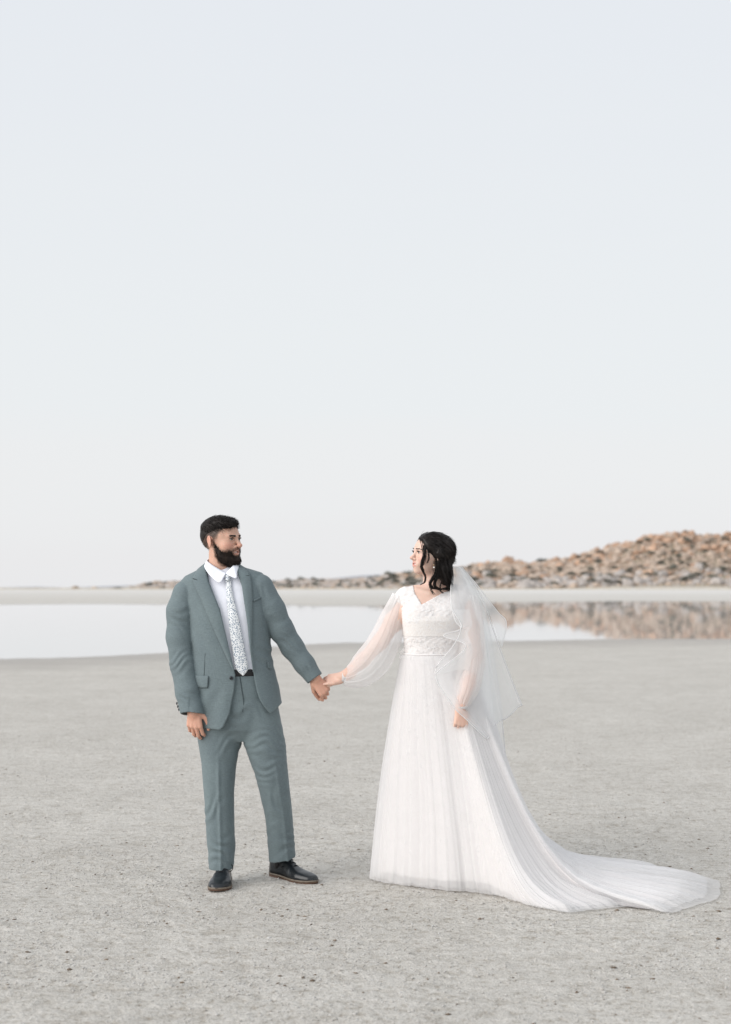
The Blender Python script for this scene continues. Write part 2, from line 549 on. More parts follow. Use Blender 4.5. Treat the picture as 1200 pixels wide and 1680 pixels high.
for X, Y, Z, s, key, label, flat in special:
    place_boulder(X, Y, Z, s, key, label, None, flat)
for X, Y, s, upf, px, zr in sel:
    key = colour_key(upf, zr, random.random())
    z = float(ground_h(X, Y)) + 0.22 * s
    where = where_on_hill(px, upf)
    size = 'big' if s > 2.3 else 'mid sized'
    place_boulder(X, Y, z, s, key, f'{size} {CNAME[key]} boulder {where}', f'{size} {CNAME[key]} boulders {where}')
# smaller stones of the same slopes: past counting, one mass for each tint of stone
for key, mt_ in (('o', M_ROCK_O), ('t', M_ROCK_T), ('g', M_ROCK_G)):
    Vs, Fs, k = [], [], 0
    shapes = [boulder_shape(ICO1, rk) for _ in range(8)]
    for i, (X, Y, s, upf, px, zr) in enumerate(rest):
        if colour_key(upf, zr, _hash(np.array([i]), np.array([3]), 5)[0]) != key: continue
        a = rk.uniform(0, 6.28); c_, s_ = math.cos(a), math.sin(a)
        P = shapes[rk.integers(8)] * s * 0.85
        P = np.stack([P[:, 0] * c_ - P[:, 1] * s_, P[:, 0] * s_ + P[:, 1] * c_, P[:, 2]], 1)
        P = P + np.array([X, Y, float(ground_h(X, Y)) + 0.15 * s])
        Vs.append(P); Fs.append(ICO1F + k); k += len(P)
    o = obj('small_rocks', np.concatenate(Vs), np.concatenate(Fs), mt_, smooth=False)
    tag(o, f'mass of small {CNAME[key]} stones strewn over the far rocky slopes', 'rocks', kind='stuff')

# ---- sagebrush on the slopes
def leaf_cloud(nleaf, rng, leaf=0.16):
    d = rng.normal(size=(nleaf, 3)); d /= np.linalg.norm(d, axis=1)[:, None]
    r = rng.uniform(0.35, 1.0, nleaf) ** 0.5
    c = d * r[:, None] * np.array([1, 1, 0.62]); c[:, 2] = np.abs(c[:, 2]) * (1 + 0.25 * rng.normal(size=nleaf))
    a = rng.normal(size=(nleaf, 3)); a /= np.linalg.norm(a, axis=1)[:, None]
    bb = np.cross(a, rng.normal(size=(nleaf, 3))); bb /= np.linalg.norm(bb, axis=1)[:, None]
    V = np.stack([c - a * leaf, c + bb * leaf * 0.5, c + a * leaf, c - bb * leaf * 0.5], 1).reshape(-1, 3)
    F = np.arange(nleaf * 4).reshape(-1, 4)
    # a few woody stems up through the middle
    K = 7
    e = rng.normal(size=(K, 3)) * np.array([0.6, 0.6, 0.1]) + np.array([0, 0, 0.55])
    s = np.linspace(0, 1, 4)[None, :, None]
    tv, tf = tubes(e[:, None, :] * s - np.array([0, 0, 0.15]), 0.03, 0.012, 3)
    return np.concatenate([V, tv]), [F] + [f + len(V) for f in tf]
M_SAGE = simple('sage_leaf', (0.19, 0.195, 0.165), 0.9, 0.3, 1.5)
M_SAGE2 = simple('dark_brush', (0.115, 0.12, 0.10), 0.9, 0.3, 1.5)
SV = []
for i in range(6):
    v_, f_ = leaf_cloud(260, rk)
    me = mesh_data('sagebrush', v_, f_, smooth=False); me.materials.append(M_SAGE if i % 2 else M_SAGE2); SV.append(me)
nb = 0
while nb < 290:
    px = rk.uniform(240, 1212)
    X0 = (px - 600) * RIDGE_D / FPX; zr = float(np.interp(X0, RX, RZ)) - 1.0
    if zr < 1.3: continue
    yy = rk.triangular(458, 466, 528)
    X = (px - 600) * yy / FPX; upf = (yy - 458) / 70
    s = rk.uniform(0.6, 1.6) if zr > 4 else rk.uniform(0.6, 1.2)
    o = bpy.data.objects.new('sagebrush', SV[rk.integers(6)])
    COL.objects.link(o); o.location = (X, yy, float(ground_h(X, yy)) + 0.75 * s * (1 if zr > 4 else 0.6))
    o.scale = (s * 1.15, s, s * 0.95); o.rotation_euler = (0, 0, rk.uniform(0, 6.28))
    where = where_on_hill(px, upf)
    tag(o, f'dark grey green sagebrush {where}', 'shrub', f'sagebrush {where}'); nb += 1
o = bpy.data.objects.new('sagebrush', SV[0]); COL.objects.link(o)
D = 462; o.location = ((194 - 600) * D / FPX, D, EYE + (HOR - 968.5) * D / FPX); o.scale = (1.9, 1.6, 1.5)
tag(o, 'round dark bush standing alone on the far flats left of the groom', 'shrub')

# pale dry grass at the foot of the slope
K = 16000
pxs = rk.uniform(-80, 1330, K); yy = rk.normal(452, 5, K)
X = (pxs - 600) * yy / FPX; Z = ground_h(X, yy)
hh = rk.uniform(0.12, 0.42, K); lean = rk.normal(0, 0.12, (K, 2)); wv = rk.uniform(0.05, 0.14, K); an = rk.uniform(0, 3.14, K)
base = np.stack([X, yy, Z - 0.03], 1); wvx = np.stack([np.cos(an) * wv, np.sin(an) * wv, 0 * wv], 1)
tipv = base + np.stack([lean[:, 0], lean[:, 1], hh], 1)
V = np.stack([base - wvx, base + wvx, tipv], 1).reshape(-1, 3)
M_DRY = simple('dry_grass', (0.52, 0.44, 0.31), 0.95, 0.2, 0.5)
o = obj('dry_grass', V, np.arange(3 * K).reshape(-1, 3), M_DRY, smooth=False)
tag(o, 'pale straw coloured dry grass along the foot of the far slope', 'grass', kind='stuff')

# ---- crumbs, clods and bits of driftwood on the near sand
def scatter_crumbs(K, rmin, rmax, ymin, ymax, seed, flat=0.6):
    rng = np.random.default_rng(seed)
    y = ymin * (ymax / ymin) ** rng.random(K)
    x = rng.uniform(-1, 1, K) * (0.30 * y + 0.5)
    dens = fbm(x * 1.4, y * 2.2, 3, 55)
    keep = rng.random(K) < 0.55 + 2.4 * dens
    x, y = x[keep], y[keep]; k = len(x)
    r = rmin * (rmax / rmin) ** (rng.random(k) ** 2.2)
    z = ground_h(x, y)
    oct_v = np.array([(1, 0, 0), (0, 1, 0), (-1, 0, 0), (0, -1, 0), (0.1, 0.05, 1), (0, 0, -0.6)], float)
    oct_f = np.array([(0, 1, 4), (1, 2, 4), (2, 3, 4), (3, 0, 4), (1, 0, 5), (2, 1, 5), (3, 2, 5), (0, 3, 5)])
    a = rng.uniform(0, 6.28, k); ca, sa = np.cos(a)[:, None], np.sin(a)[:, None]
    j = 1 + 0.35 * rng.normal(size=(k, 6, 3))
    P = oct_v[None] * j * np.stack([r * rng.uniform(0.8, 1.7, k), r, r * flat], 1)[:, None, :]
    P = np.stack([P[..., 0] * ca - P[..., 1] * sa, P[..., 0] * sa + P[..., 1] * ca, P[..., 2]], -1)
    P += np.stack([x, y, z + r * 0.1], 1)[:, None, :]
    return P.reshape(-1, 3), (oct_f[None] + 6 * np.arange(k)[:, None, None]).reshape(-1, 3)
m, n, b = new_mat('sand_crumb')
t = noise(n, 35, 2, 0.5)
r = ramp(n, t.outputs[0], [(0.3, (0.36, 0.33, 0.29)), (0.5, (0.48, 0.465, 0.44)), (0.7, (0.56, 0.555, 0.54))])
n.links.new(r.outputs[0], b.inputs['Base Color']); b.inputs['Roughness'].default_value = 0.95
v_, f_ = scatter_crumbs(120000, 0.0018, 0.0075, 3.9, 18, 3)
o = obj('sand_clods', v_, f_, m, smooth=False)
tag(o, 'small pale crumbs and clods of sand crust over the flats', 'sand', kind='stuff')
M_DEB = simple('dark_debris', (0.16, 0.12, 0.085), 0.9, 0.5, 20)
v_, f_ = scatter_crumbs(2600, 0.003, 0.011, 3.9, 16, 4, 0.45)
o = obj('debris_bits', v_, f_, M_DEB, smooth=False)
tag(o, 'small dark brown bits of debris scattered over the sand', 'debris', kind='stuff')
# ------------------------------------------------------------------ figures: distance-field modelling
DP = 7.12                       # distance of the couple
S = DP / FPX                    # metres per photo pixel there
def PX(px): return (np.asarray(px, float) - 600.0) * S
def PZ(py): return EYE + (HOR - np.asarray(py, float)) * S
def P3(px, py, dy=0.0):
    k = (DP + dy) / FPX
    return np.array([(px - 600.0) * k, DP + dy, EYE + (HOR - py) * k])

def smin(a, b, k):
    if k <= 0: return np.minimum(a, b)
    h = np.clip(0.5 + 0.5 * (b - a) / k, 0, 1)
    return b + (a - b) * h - k * h * (1 - h)
def smax(a, b, k): return -smin(-a, -b, k)

def ell(c, r):
    def f(x, y, z):
        x, y, z = x - c[0], y - c[1], z - c[2]
        k0 = np.sqrt((x / r[0]) ** 2 + (y / r[1]) ** 2 + (z / r[2]) ** 2)
        k1 = np.sqrt((x / r[0] ** 2) ** 2 + (y / r[1] ** 2) ** 2 + (z / r[2] ** 2) ** 2) + 1e-9
        return k0 * (k0 - 1) / k1
    f.box = (np.array(c) - r, np.array(c) + r)
    return f
def cap(a, b, ra, rb=None):
    rb = ra if rb is None else rb
    a = np.asarray(a, float); b = np.asarray(b, float)
    def f(x, y, z):
        d = b - a; L = d @ d + 1e-12
        t = np.clip(((x - a[0]) * d[0] + (y - a[1]) * d[1] + (z - a[2]) * d[2]) / L, 0, 1)
        return np.sqrt((x - a[0] - t * d[0]) ** 2 + (y - a[1] - t * d[1]) ** 2 + (z - a[2] - t * d[2]) ** 2) - (ra + (rb - ra) * t)
    m_ = max(ra, rb)
    f.box = (np.minimum(a, b) - m_, np.maximum(a, b) + m_)
    return f
def loft(zs, cx, cy, a, b, n=2.3):
    """stack of horizontal super-ellipses, zs ascending"""
    zs = np.asarray(zs); ok = np.argsort(zs); zs = zs[ok]
    cx, cy, a, b = [np.asarray(q, float)[ok] for q in (cx, cy, a, b)]
    def f(x, y, z):
        zz = np.clip(z, zs[0], zs[-1])
        A = np.interp(zz, zs, a); B = np.interp(zz, zs, b)
        u = np.abs((x - np.interp(zz, zs, cx)) / A); v = np.abs((y - np.interp(zz, zs, cy)) / B)
        rho = (u ** n + v ** n) ** (1 / n)
        d = (rho - 1) * np.minimum(A, B)
        return np.maximum(d, np.maximum(z - zs[-1], zs[0] - z))
    def front(x, z):
        A = np.interp(z, zs, a); B = np.interp(z, zs, b)
        u = np.clip(np.abs((x - np.interp(z, zs, cx)) / A), 0, 0.995)
        return np.interp(z, zs, cy) - B * (1 - u ** n) ** (1 / n)
    f.front = front
    mx = np.max(np.abs(a)); 
    f.box = (np.array([np.min(cx - a), np.min(cy - b), zs[0]]), np.array([np.max(cx + a), np.max(cy + b), zs[-1]]))
    f.tab = (zs, cx, cy, a, b, n)
    return f
def loft_px(rows, cy0=DP, n=2.3, shrink=0.0):
    """rows: (py, xl, xr, half depth, depth offset)"""
    r = np.array(rows, float)
    return loft(PZ(r[:, 0]), PX((r[:, 1] + r[:, 2]) / 2), cy0 + r[:, 4], (r[:, 2] - r[:, 1]) / 2 * S - shrink, r[:, 3] - shrink, n)

class Field:
    def __init__(s, xs, ys, zs):
        s.ax = [np.asarray(q, float) for q in (xs, ys, zs)]
        s.d = np.full([len(q) for q in s.ax], 1.0, np.float32)
    def _sub(s, box, pad):
        sl = []
        for i in range(3):
            a = np.searchsorted(s.ax[i], box[0][i] - pad); b = np.searchsorted(s.ax[i], box[1][i] + pad)
            sl.append(slice(max(a - 1, 0), min(b + 1, len(s.ax[i]))))
        sl = tuple(sl)
        g = (s.ax[0][sl[0]][:, None, None], s.ax[1][sl[1]][None, :, None], s.ax[2][sl[2]][None, None, :])
        return sl, g
    def add(s, f, k=0.0, pad=0.03):
        sl, g = s._sub(f.box, pad + k)
        if s.d[sl].size: s.d[sl] = smin(s.d[sl], f(*g), k)
    def cut(s, f, k=0.0, pad=0.01):
        sl, g = s._sub(f.box, pad + k)
        if s.d[sl].size: s.d[sl] = smax(s.d[sl], -f(*g), k)
    def offset(s, fn, box):
        sl, g = s._sub(box, 0)
        if s.d[sl].size: s.d[sl] = s.d[sl] + fn(*g)
    def mesh(s, smooth=0):
        V, F = surface_nets(s.d, *s.ax)
        for _ in range(smooth): V = relax(V, F)
        return V, F

def relax(V, F, lam=0.5):
    for l in (lam, -lam * 1.04):
        e = np.concatenate([F[:, [0, 1]], F[:, [1, 2]], F[:, [2, 3]], F[:, [3, 0]]])
        n_ = np.bincount(e[:, 0], minlength=len(V)) + np.bincount(e[:, 1], minlength=len(V))
        A = np.stack([np.bincount(e[:, 0], V[e[:, 1], i], len(V)) + np.bincount(e[:, 1], V[e[:, 0], i], len(V)) for i in range(3)], 1)
        V = V + l * (A / np.maximum(n_, 1)[:, None] - V)
    return V

def surface_nets(D, ax, ay, az):
    nx, ny, nz = D.shape
    I = D < 0
    cnt = np.zeros((nx - 1, ny - 1, nz - 1), np.int8)
    for i in (0, 1):
        for j in (0, 1):
            for k in (0, 1):
                cnt += I[i:nx - 1 + i, j:ny - 1 + j, k:nz - 1 + k]
    idx = np.argwhere((cnt > 0) & (cnt < 8))
    vid = np.full(cnt.shape, -1, np.int32)
    vid[idx[:, 0], idx[:, 1], idx[:, 2]] = np.arange(len(idx))
    cor = {}
    for i in (0, 1):
        for j in (0, 1):
            for k in (0, 1):
                cor[i, j, k] = D[idx[:, 0] + i, idx[:, 1] + j, idx[:, 2] + k].astype(float)
    pos = np.zeros((len(idx), 3)); num = np.zeros(len(idx))
    for c in cor:
        for a in range(3):
            if c[a]: continue
            c2 = list(c); c2[a] = 1; c2 = tuple(c2)
            d0, d1 = cor[c], cor[c2]
            m_ = (d0 < 0) != (d1 < 0)
            t = np.where(m_, d0 / np.where(m_, d0 - d1, 1), 0)
            p = np.tile(np.array(c, float), (len(idx), 1)); p[:, a] = t
            pos += p * m_[:, None]; num += m_
    pos = idx + pos / num[:, None]
    V = np.stack([np.interp(pos[:, i], np.arange(len(q)), q) for i, q in enumerate((ax, ay, az))], 1)
    faces = []
    for a in range(3):
        b, c = [(1, 2), (2, 0), (0, 1)][a]
        n_ = D.shape
        s0 = [slice(1, n_[q] - 1) for q in range(3)]; s1 = list(s0)
        s0[a] = slice(0, n_[a] - 1); s1[a] = slice(1, n_[a])
        A, B = I[tuple(s0)], I[tuple(s1)]
        e = np.argwhere(A != B)
        inside0 = A[e[:, 0], e[:, 1], e[:, 2]]
        for q in range(3):
            if q != a: e[:, q] += 1
        q_ = []
        for db, dc in ((-1, -1), (0, -1), (0, 0), (-1, 0)):
            w = e.copy(); w[:, b] += db; w[:, c] += dc
            q_.append(vid[w[:, 0], w[:, 1], w[:, 2]])
        f = np.stack(q_, 1)
        f = np.where(inside0[:, None], f, f[:, ::-1])
        faces.append(f)
    F = np.concatenate(faces)
    return V, F[(F >= 0).all(1)]

def lin(*segs):
    out = []
    for a, b, st in segs:
        out.append(np.linspace(a, b, max(2, int(round((b - a) / st)) + 1)))
    return np.unique(np.round(np.concatenate(out), 5))

class Frame:
    """head frame: local -y is where the face points, yaw turns it towards +x"""
    def __init__(s, c, yaw, pitch=0, roll=0, sc=1.0):
        s.c = np.asarray(c, float); s.sc = sc
        R = Matrix.Rotation(yaw, 3, 'Z') @ Matrix.Rotation(pitch, 3, 'X') @ Matrix.Rotation(roll, 3, 'Y')
        s.R = np.array(R)
    def w(s, p): return s.c + s.sc * (np.asarray(p, float) @ s.R.T)
    def l(s, p): return ((np.asarray(p, float) - s.c) @ s.R) / s.sc
    def prim(s, f):
        R = s.R
        def g(x, y, z):
            x, y, z = (x - s.c[0]) / s.sc, (y - s.c[1]) / s.sc, (z - s.c[2]) / s.sc
            return f(x * R[0, 0] + y * R[1, 0] + z * R[2, 0], x * R[0, 1] + y * R[1, 1] + z * R[2, 1], x * R[0, 2] + y * R[1, 2] + z * R[2, 2]) * s.sc
        lo, hi = f.box
        cs = np.array([[(lo, hi)[i][0], (lo, hi)[j][1], (lo, hi)[k][2]] for i in (0, 1) for j in (0, 1) for k in (0, 1)])
        w = s.w(cs)
        g.box = (w.min(0), w.max(0))
        return g

def head_shape(F, fr, male):
    A = lambda f, k=0.0: F.add(fr.prim(f), k * fr.sc)
    C = lambda f, k=0.0: F.cut(fr.prim(f), k * fr.sc)
    A(ell((0, 0.018, 0.028), (0.0755, 0.097, 0.086)))
    A(ell((0, -0.030, 0.025), (0.064, 0.062, 0.062)), 0.03)        # forehead
    A(ell((0, -0.028, -0.035), (0.058, 0.060, 0.062)), 0.03)       # mid face
    if male:
        A(ell((0, -0.030, -0.068), (0.056, 0.054, 0.042)), 0.025)  # jaw
        A(ell((0, -0.072, -0.092), (0.026, 0.022, 0.021)), 0.022)
    else:
        A(ell((0, -0.032, -0.066), (0.047, 0.050, 0.040)), 0.025)
        A(ell((0, -0.073, -0.091), (0.017, 0.018, 0.018)), 0.026)
    for s in (-1, 1):
        A(ell((s * 0.040, -0.062, -0.026), (0.024, 0.024, 0.024)), 0.025)   # cheek
        A(cap((s * 0.010, -0.089, 0.019), (s * 0.040, -0.077, 0.021), 0.010 if male else 0.006), 0.014)   # brow
        C(ell((s * 0.031, -0.099, 0.006), (0.018, 0.015, 0.011)), 0.012)     # socket
    # nose
    A(cap((0, -0.087, 0.014), (0, -0.112 if male else -0.107, -0.022), 0.0075, 0.0095 if male else 0.0085), 0.010)
    A(ell((0, -0.116 if male else -0.1105, -0.026), (0.0115, 0.012, 0.010)), 0.008)
    for s in (-1, 1):
        A(ell((s * 0.0125, -0.097, -0.031), (0.0075, 0.010, 0.0075)), 0.006)
        C(ell((s * 0.006, -0.108, -0.0385), (0.0035, 0.006, 0.0035)), 0.002)
    # mouth
    A(ell((0, -0.081, -0.058), (0.032, 0.017, 0.022)), 0.015)
    A(cap((-0.022, -0.084, -0.0505), (0, -0.0965, -0.0505), 0.0042, 0.0055), 0.005)
    A(cap((0.022, -0.084, -0.0505), (0, -0.0965, -0.0505), 0.0042, 0.0055), 0.005)
    A(cap((-0.019, -0.084, -0.0590), (0, -0.0945, -0.0685), 0.0045, 0.0068), 0.005)
    A(cap((0.019, -0.084, -0.0590), (0, -0.0945, -0.0685), 0.0045, 0.0068), 0.005)
    C(ell((0, -0.098, -0.0585), (0.0215, 0.017, 0.0042 if not male else 0.0032)), 0.002)
    for s in (-1, 1):
        # lids round the eyeball
        A(ell((s * 0.031, -0.0765, 0.006), (0.0165, 0.0145, 0.0135)), 0.005)
        C(ell((s * 0.031, -0.094, 0.0045), (0.0145, 0.012, 0.0034 if male else 0.0042)), 0.0015)
        # ear
        e = fr_sub(fr, (s * 0.0785, 0.014, -0.004), s)
        F.add(e.prim(ell((0, 0, 0), (0.0055, 0.0185, 0.031))), 0.004 * fr.sc)
        F.add(e.prim(ell((s * 0.002, 0.004, 0.010), (0.0065, 0.0165, 0.0195))), 0.003 * fr.sc)
        F.cut(e.prim(ell((s * 0.009, -0.003, 0.005), (0.006, 0.009, 0.016))), 0.003 * fr.sc)

def fr_sub(fr, off, s):
    e = Frame(fr.w(off), 0, 0, 0, fr.sc)
    e.R = fr.R @ np.array(Matrix.Rotation(s * 0.55, 3, 'Z') @ Matrix.Rotation(-0.2, 3, 'X'))
    return e

def unit(v): v = np.asarray(v, float); return v / np.linalg.norm(v)
def hand_shape(F, wrist, d, nrm, thumb_side, curl, thumb, size=1.0, spread=0.06, r_w=0.024, fat=1.0):
    """d towards the finger tips, nrm out of the back of the hand, thumb_side +1/-1 along d x nrm
    curl: for each finger index..little three bends (radians); thumb: three direction triples (d, side, -nrm)"""
    d = unit(d); nrm = unit(nrm - d * np.dot(nrm, d)); sd = np.cross(d, nrm) * thumb_side
    W = np.asarray(wrist, float)
    L = [(0.044, 0.027, 0.021), (0.049, 0.031, 0.022), (0.045, 0.028, 0.022), (0.035, 0.021, 0.019)]
    ml = [0.090, 0.092, 0.087, 0.079]; off = [0.030, 0.0095, -0.011, -0.030]
    tips = []
    F.add(cap(W - d * 0.05, W + d * 0.012, r_w * size, r_w * size), 0.012)
    for i in range(4):
        kn = W + size * (d * ml[i] + sd * off[i] + nrm * (0.003 if i in (1, 2) else 0.0))
        F.add(cap(W + size * (d * 0.012 + sd * off[i] * 0.55), kn, 0.0150 * size * fat, 0.0115 * size * fat), 0.010 if i else 0.006)
        p = kn; ang = 0; sp = off[i] / 0.03 * spread
        for j in range(3):
            ang += curl[i][j]
            dr = unit(d * math.cos(ang) - nrm * math.sin(ang) + sd * sp * math.cos(ang))
            q = p + dr * L[i][j] * size
            r0 = (0.0100, 0.0088, 0.0080)[j] * size * fat * (0.88 if i == 3 else 1); r1 = (0.0088, 0.0080, 0.0068)[j] * size * fat * (0.88 if i == 3 else 1)
            F.add(cap(p, q, r0, r1), 0.0015)
            p = q
        tips.append(p)
    p = W + size * (d * 0.020 + sd * 0.024 - nrm * 0.006)
    for j, (t, ln, r0, r1) in enumerate(zip(thumb, (0.044, 0.033, 0.026), (0.0155, 0.0115, 0.0100), (0.0120, 0.0102, 0.0078))):
        q = p + unit(d * t[0] + sd * t[1] - nrm * t[2]) * ln * size
        F.add(cap(p, q, r0 * size * fat, r1 * size * fat), 0.008 if j == 0 else 0.0015)
        p = q
    tips.append(p)
    return tips

def colour_attr(o, rgb):
    a = o.data.color_attributes.new('tint', 'FLOAT_COLOR', 'POINT')
    c = np.ones((len(o.data.vertices), 4), np.float32); c[:, :3] = rgb
    a.data.foreach_set('color', c.ravel())

def skin_mat(name, rough=0.48):
    m, n, b = new_mat(name)
    at = n.nodes.new('ShaderNodeAttribute'); at.attribute_name = 'tint'
    t = noise(n, 38, 4, 0.6)
    r = ramp(n, t.outputs[0], [(0.3, (0.94, 0.90, 0.88)), (0.7, (1.04, 1.03, 1.02))])
    n.links.new(mixc(n, 1.0, at.outputs['Color'], r.outputs[0], 'MULTIPLY'), b.inputs['Base Color'])
    b.inputs['Roughness'].default_value = rough
    b.inputs['Specular IOR Level'].default_value = 0.35
    b.inputs['Subsurface Weight'].default_value = 0.12
    b.inputs['Subsurface Radius'].default_value = (1.0, 0.35, 0.2)
    b.inputs['Subsurface Scale'].default_value = 0.008
    t2 = noise(n, 600, 2)
    bump(n, b, t2.outputs[0], 0.12, 0.001)
    return m
def hair_mat(name, col, rough=0.42):
    m, n, b = new_mat(name)
    t = noise(n, 60, 4, 0.6, stretch=(1, 1, 0.35))
    lo = tuple(c * 0.6 for c in col); hi = tuple(c * 1.7 for c in col)
    r = ramp(n, t.outputs[0], [(0.35, lo), (0.72, hi)])
    n.links.new(r.outputs[0], b.inputs['Base Color'])
    b.inputs['Roughness'].default_value = rough
    b.inputs['Specular IOR Level'].default_value = 0.22
    bump(n, b, t.outputs[0], 0.4, 0.003)
    return m
M_SKIN_M = skin_mat('warm_skin')
M_SKIN_F = skin_mat('fair_skin', 0.42)
M_EYE = simple('eye_white', (0.36, 0.33, 0.31), 0.3, 0.05, 50, spec=0.5)
M_IRIS = simple('dark_iris', (0.035, 0.025, 0.02), 0.15, 0.3, 300, spec=0.6)
M_TEETH = simple('teeth', (0.78, 0.76, 0.72), 0.25, 0.04, 100, spec=0.5)

def uvsphere(c, r, n=14):
    th = np.linspace(0, np.pi, n); ph = np.linspace(0, 2 * np.pi, n * 2, endpoint=False)
    T, Q = np.meshgrid(th, ph, indexing='ij')
    V = np.stack([np.sin(T) * np.cos(Q), np.sin(T) * np.sin(Q), np.cos(T)], -1).reshape(-1, 3) * r + np.asarray(c)
    return V, grid_faces(n, n * 2, True)[:, ::-1]

def face_parts(fr, person, body, gaze, male, hairm):
    for s in (-1, 1):
        c = np.array([s * 0.031, -0.0775, 0.0055])
        V, F = uvsphere((0, 0, 0), 0.0130)
        e = obj('eye', fr.w(V + c), F, M_EYE, body)
        g = unit(gaze)
        V, F = uvsphere((0, 0, 0), 0.0072, 10)
        obj('iris', fr.w(V * np.array([1, 1, 1]) + c + g * 0.0073), F, M_IRIS, e)
        # brow: tapered arc of short hairs read as one stroke
        pts = spline([(s * 0.010, -0.0985, 0.0205), (s * 0.022, -0.0980, 0.0215), (s * 0.036, -0.0905, 0.0225), (s * 0.049, -0.0755, 0.0150)], 16)
        th = 0.0042 if male else 0.0022
        if not male: pts = pts + np.array([0, 0.001, 0.0035])
        paths = []
        for i in range(150 if male else 70):
            u = random.random() * 14; k = int(u); p = pts[k] + (pts[k + 1] - pts[k]) * (u - k)
            p = p + np.array([0, -0.0005, random.uniform(-1, 1) * th * (1 - 0.5 * u / 14)])
            q = p + np.array([s * 0.006, 0.001, random.uniform(0.0, 0.003)])
            paths.append([p, (p + q) / 2 + np.array([0, -0.0012, 0]), q])
        V, F = tubes(fr.w(np.array(paths).reshape(-1, 3)).reshape(-1, 3, 3), 0.0010 if male else 0.0007, 0.0004, 3)
        obj('eyebrow', V, F, hairm, body)
        # lashes along the upper lid
        lp = []
        for u in np.linspace(-1, 1, 22):
            a = c + np.array([u * 0.0135, -0.0140 + 0.006 * u * u, 0.0050 - 0.0025 * u * u])
            lp.append([a, a + np.array([u * 0.002, -0.003, 0.0012]), a + np.array([u * 0.004, -0.005 if not male else -0.004, 0.004])])
        V, F = tubes(fr.w(np.array(lp).reshape(-1, 3)).reshape(-1, 3, 3), 0.0009 if male else 0.0013, 0.0003, 3)
        obj('eyelash', V, F, hairm, body)
    u = np.linspace(-1, 1, 15)
    rows = []
    for z in (-0.0545, -0.0585, -0.0635):
        rows.append(np.stack([u * 0.0195, -0.0905 + 0.010 * u * u, np.full_like(u, z)], 1))
    obj('teeth', fr.w(np.concatenate(rows)), grid_faces(3, 15), M_TEETH, body)

def strands(roots, dirs, length, bend, n=5, r=0.0007, rng=RNG, jitter=0.25, rtip=0.0002):
    K = len(roots)
    L = length * rng.uniform(0.7, 1.2, K) if np.isscalar(length) else length
    d = dirs + rng.normal(size=(K, 3)) * jitter
    d /= np.linalg.norm(d, axis=1)[:, None]
    s = np.linspace(0, 1, n)[None, :, None]
    b = np.asarray(bend)
    b = b if b.ndim == 2 else np.tile(b, (K, 1))
    P = roots[:, None, :] + d[:, None, :] * s * L[:, None, None] + b[:, None, :] * (s ** 2) * L[:, None, None]
    return tubes(P, r, rtip, 3)

def surf_samples(V, F, k, rng):
    a, b, c, d = [V[F[:, i]] for i in range(4)]
    nn = np.cross(c - a, d - b); ar = np.linalg.norm(nn, axis=1)
    i = rng.choice(len(F), k, p=ar / ar.sum())
    u, v = rng.random((2, k, 1))
    p = (a[i] * (1 - u) + b[i] * u) * (1 - v) + (d[i] * (1 - u) + c[i] * u) * v
    return p, nn[i] / (ar[i][:, None] + 1e-12)

def poly_sd(poly, X, Z):
    """signed distance to a polygon, negative inside; X,Z arrays"""
    P = np.asarray(poly, float); Q = np.roll(P, -1, 0)
    d = np.full(np.broadcast(X, Z).shape, 1e9); ins = np.zeros(d.shape, bool)
    for (ax_, az_), (bx, bz) in zip(P, Q):
        ex, ez = bx - ax_, bz - az_
        t = np.clip(((X - ax_) * ex + (Z - az_) * ez) / (ex * ex + ez * ez + 1e-12), 0, 1)
        d = np.minimum(d, (X - ax_ - t * ex) ** 2 + (Z - az_ - t * ez) ** 2)
        c = ((az_ > Z) != (bz > Z)) & (X < (bx - ax_) * (Z - az_) / (bz - az_ + 1e-12) + ax_)
        ins ^= c
    return np.sqrt(d) * np.where(ins, -1, 1)
def prism(poly_px, y0, y1):
    P = [(float(PX(a)), float(PZ(b))) for a, b in poly_px]
    A = np.array(P)
    def f(x, y, z):
        d2 = poly_sd(P, x[:, 0, 0][:, None], z[0, 0, :][None, :])
        return np.maximum(np.maximum(d2[:, None, :], y - y1), y0 - y)
    f.box = (np.array([A[:, 0].min(), y0, A[:, 1].min()]), np.array([A[:, 0].max(), y1, A[:, 1].max()]))
    return f
def halfspace(p, nrm, box):
    """inside where (x-p).nrm > 0 means removed side when cut"""
    p = np.asarray(p, float); nrm = unit(nrm)
    def f(x, y, z): return -((x - p[0]) * nrm[0] + (y - p[1]) * nrm[1] + (z - p[2]) * nrm[2])
    f.box = box
    return f
def ruled(A, B, na, nb, front=None, lift=0.0, bulge=0.0):
    """strip between polylines A and B given as (px,py[,dy]); returns verts, faces"""
    A = spline([tuple(map(float, a)) for a in A], na); B = spline([tuple(map(float, a)) for a in B], na)
    t = np.linspace(0, 1, nb)[:, None, None]
    G = A[None] * (1 - t) + B[None] * t
    x = PX(G[..., 0]); z = PZ(G[..., 1])
    bl = bulge * np.sin(np.pi * t[..., 0]) * np.ones_like(x)
    y = (front(x, z) - lift - bl) if front is not None else DP + G[..., 2] - bl
    return np.stack([x, y, z], -1).reshape(-1, 3), grid_faces(nb, na)
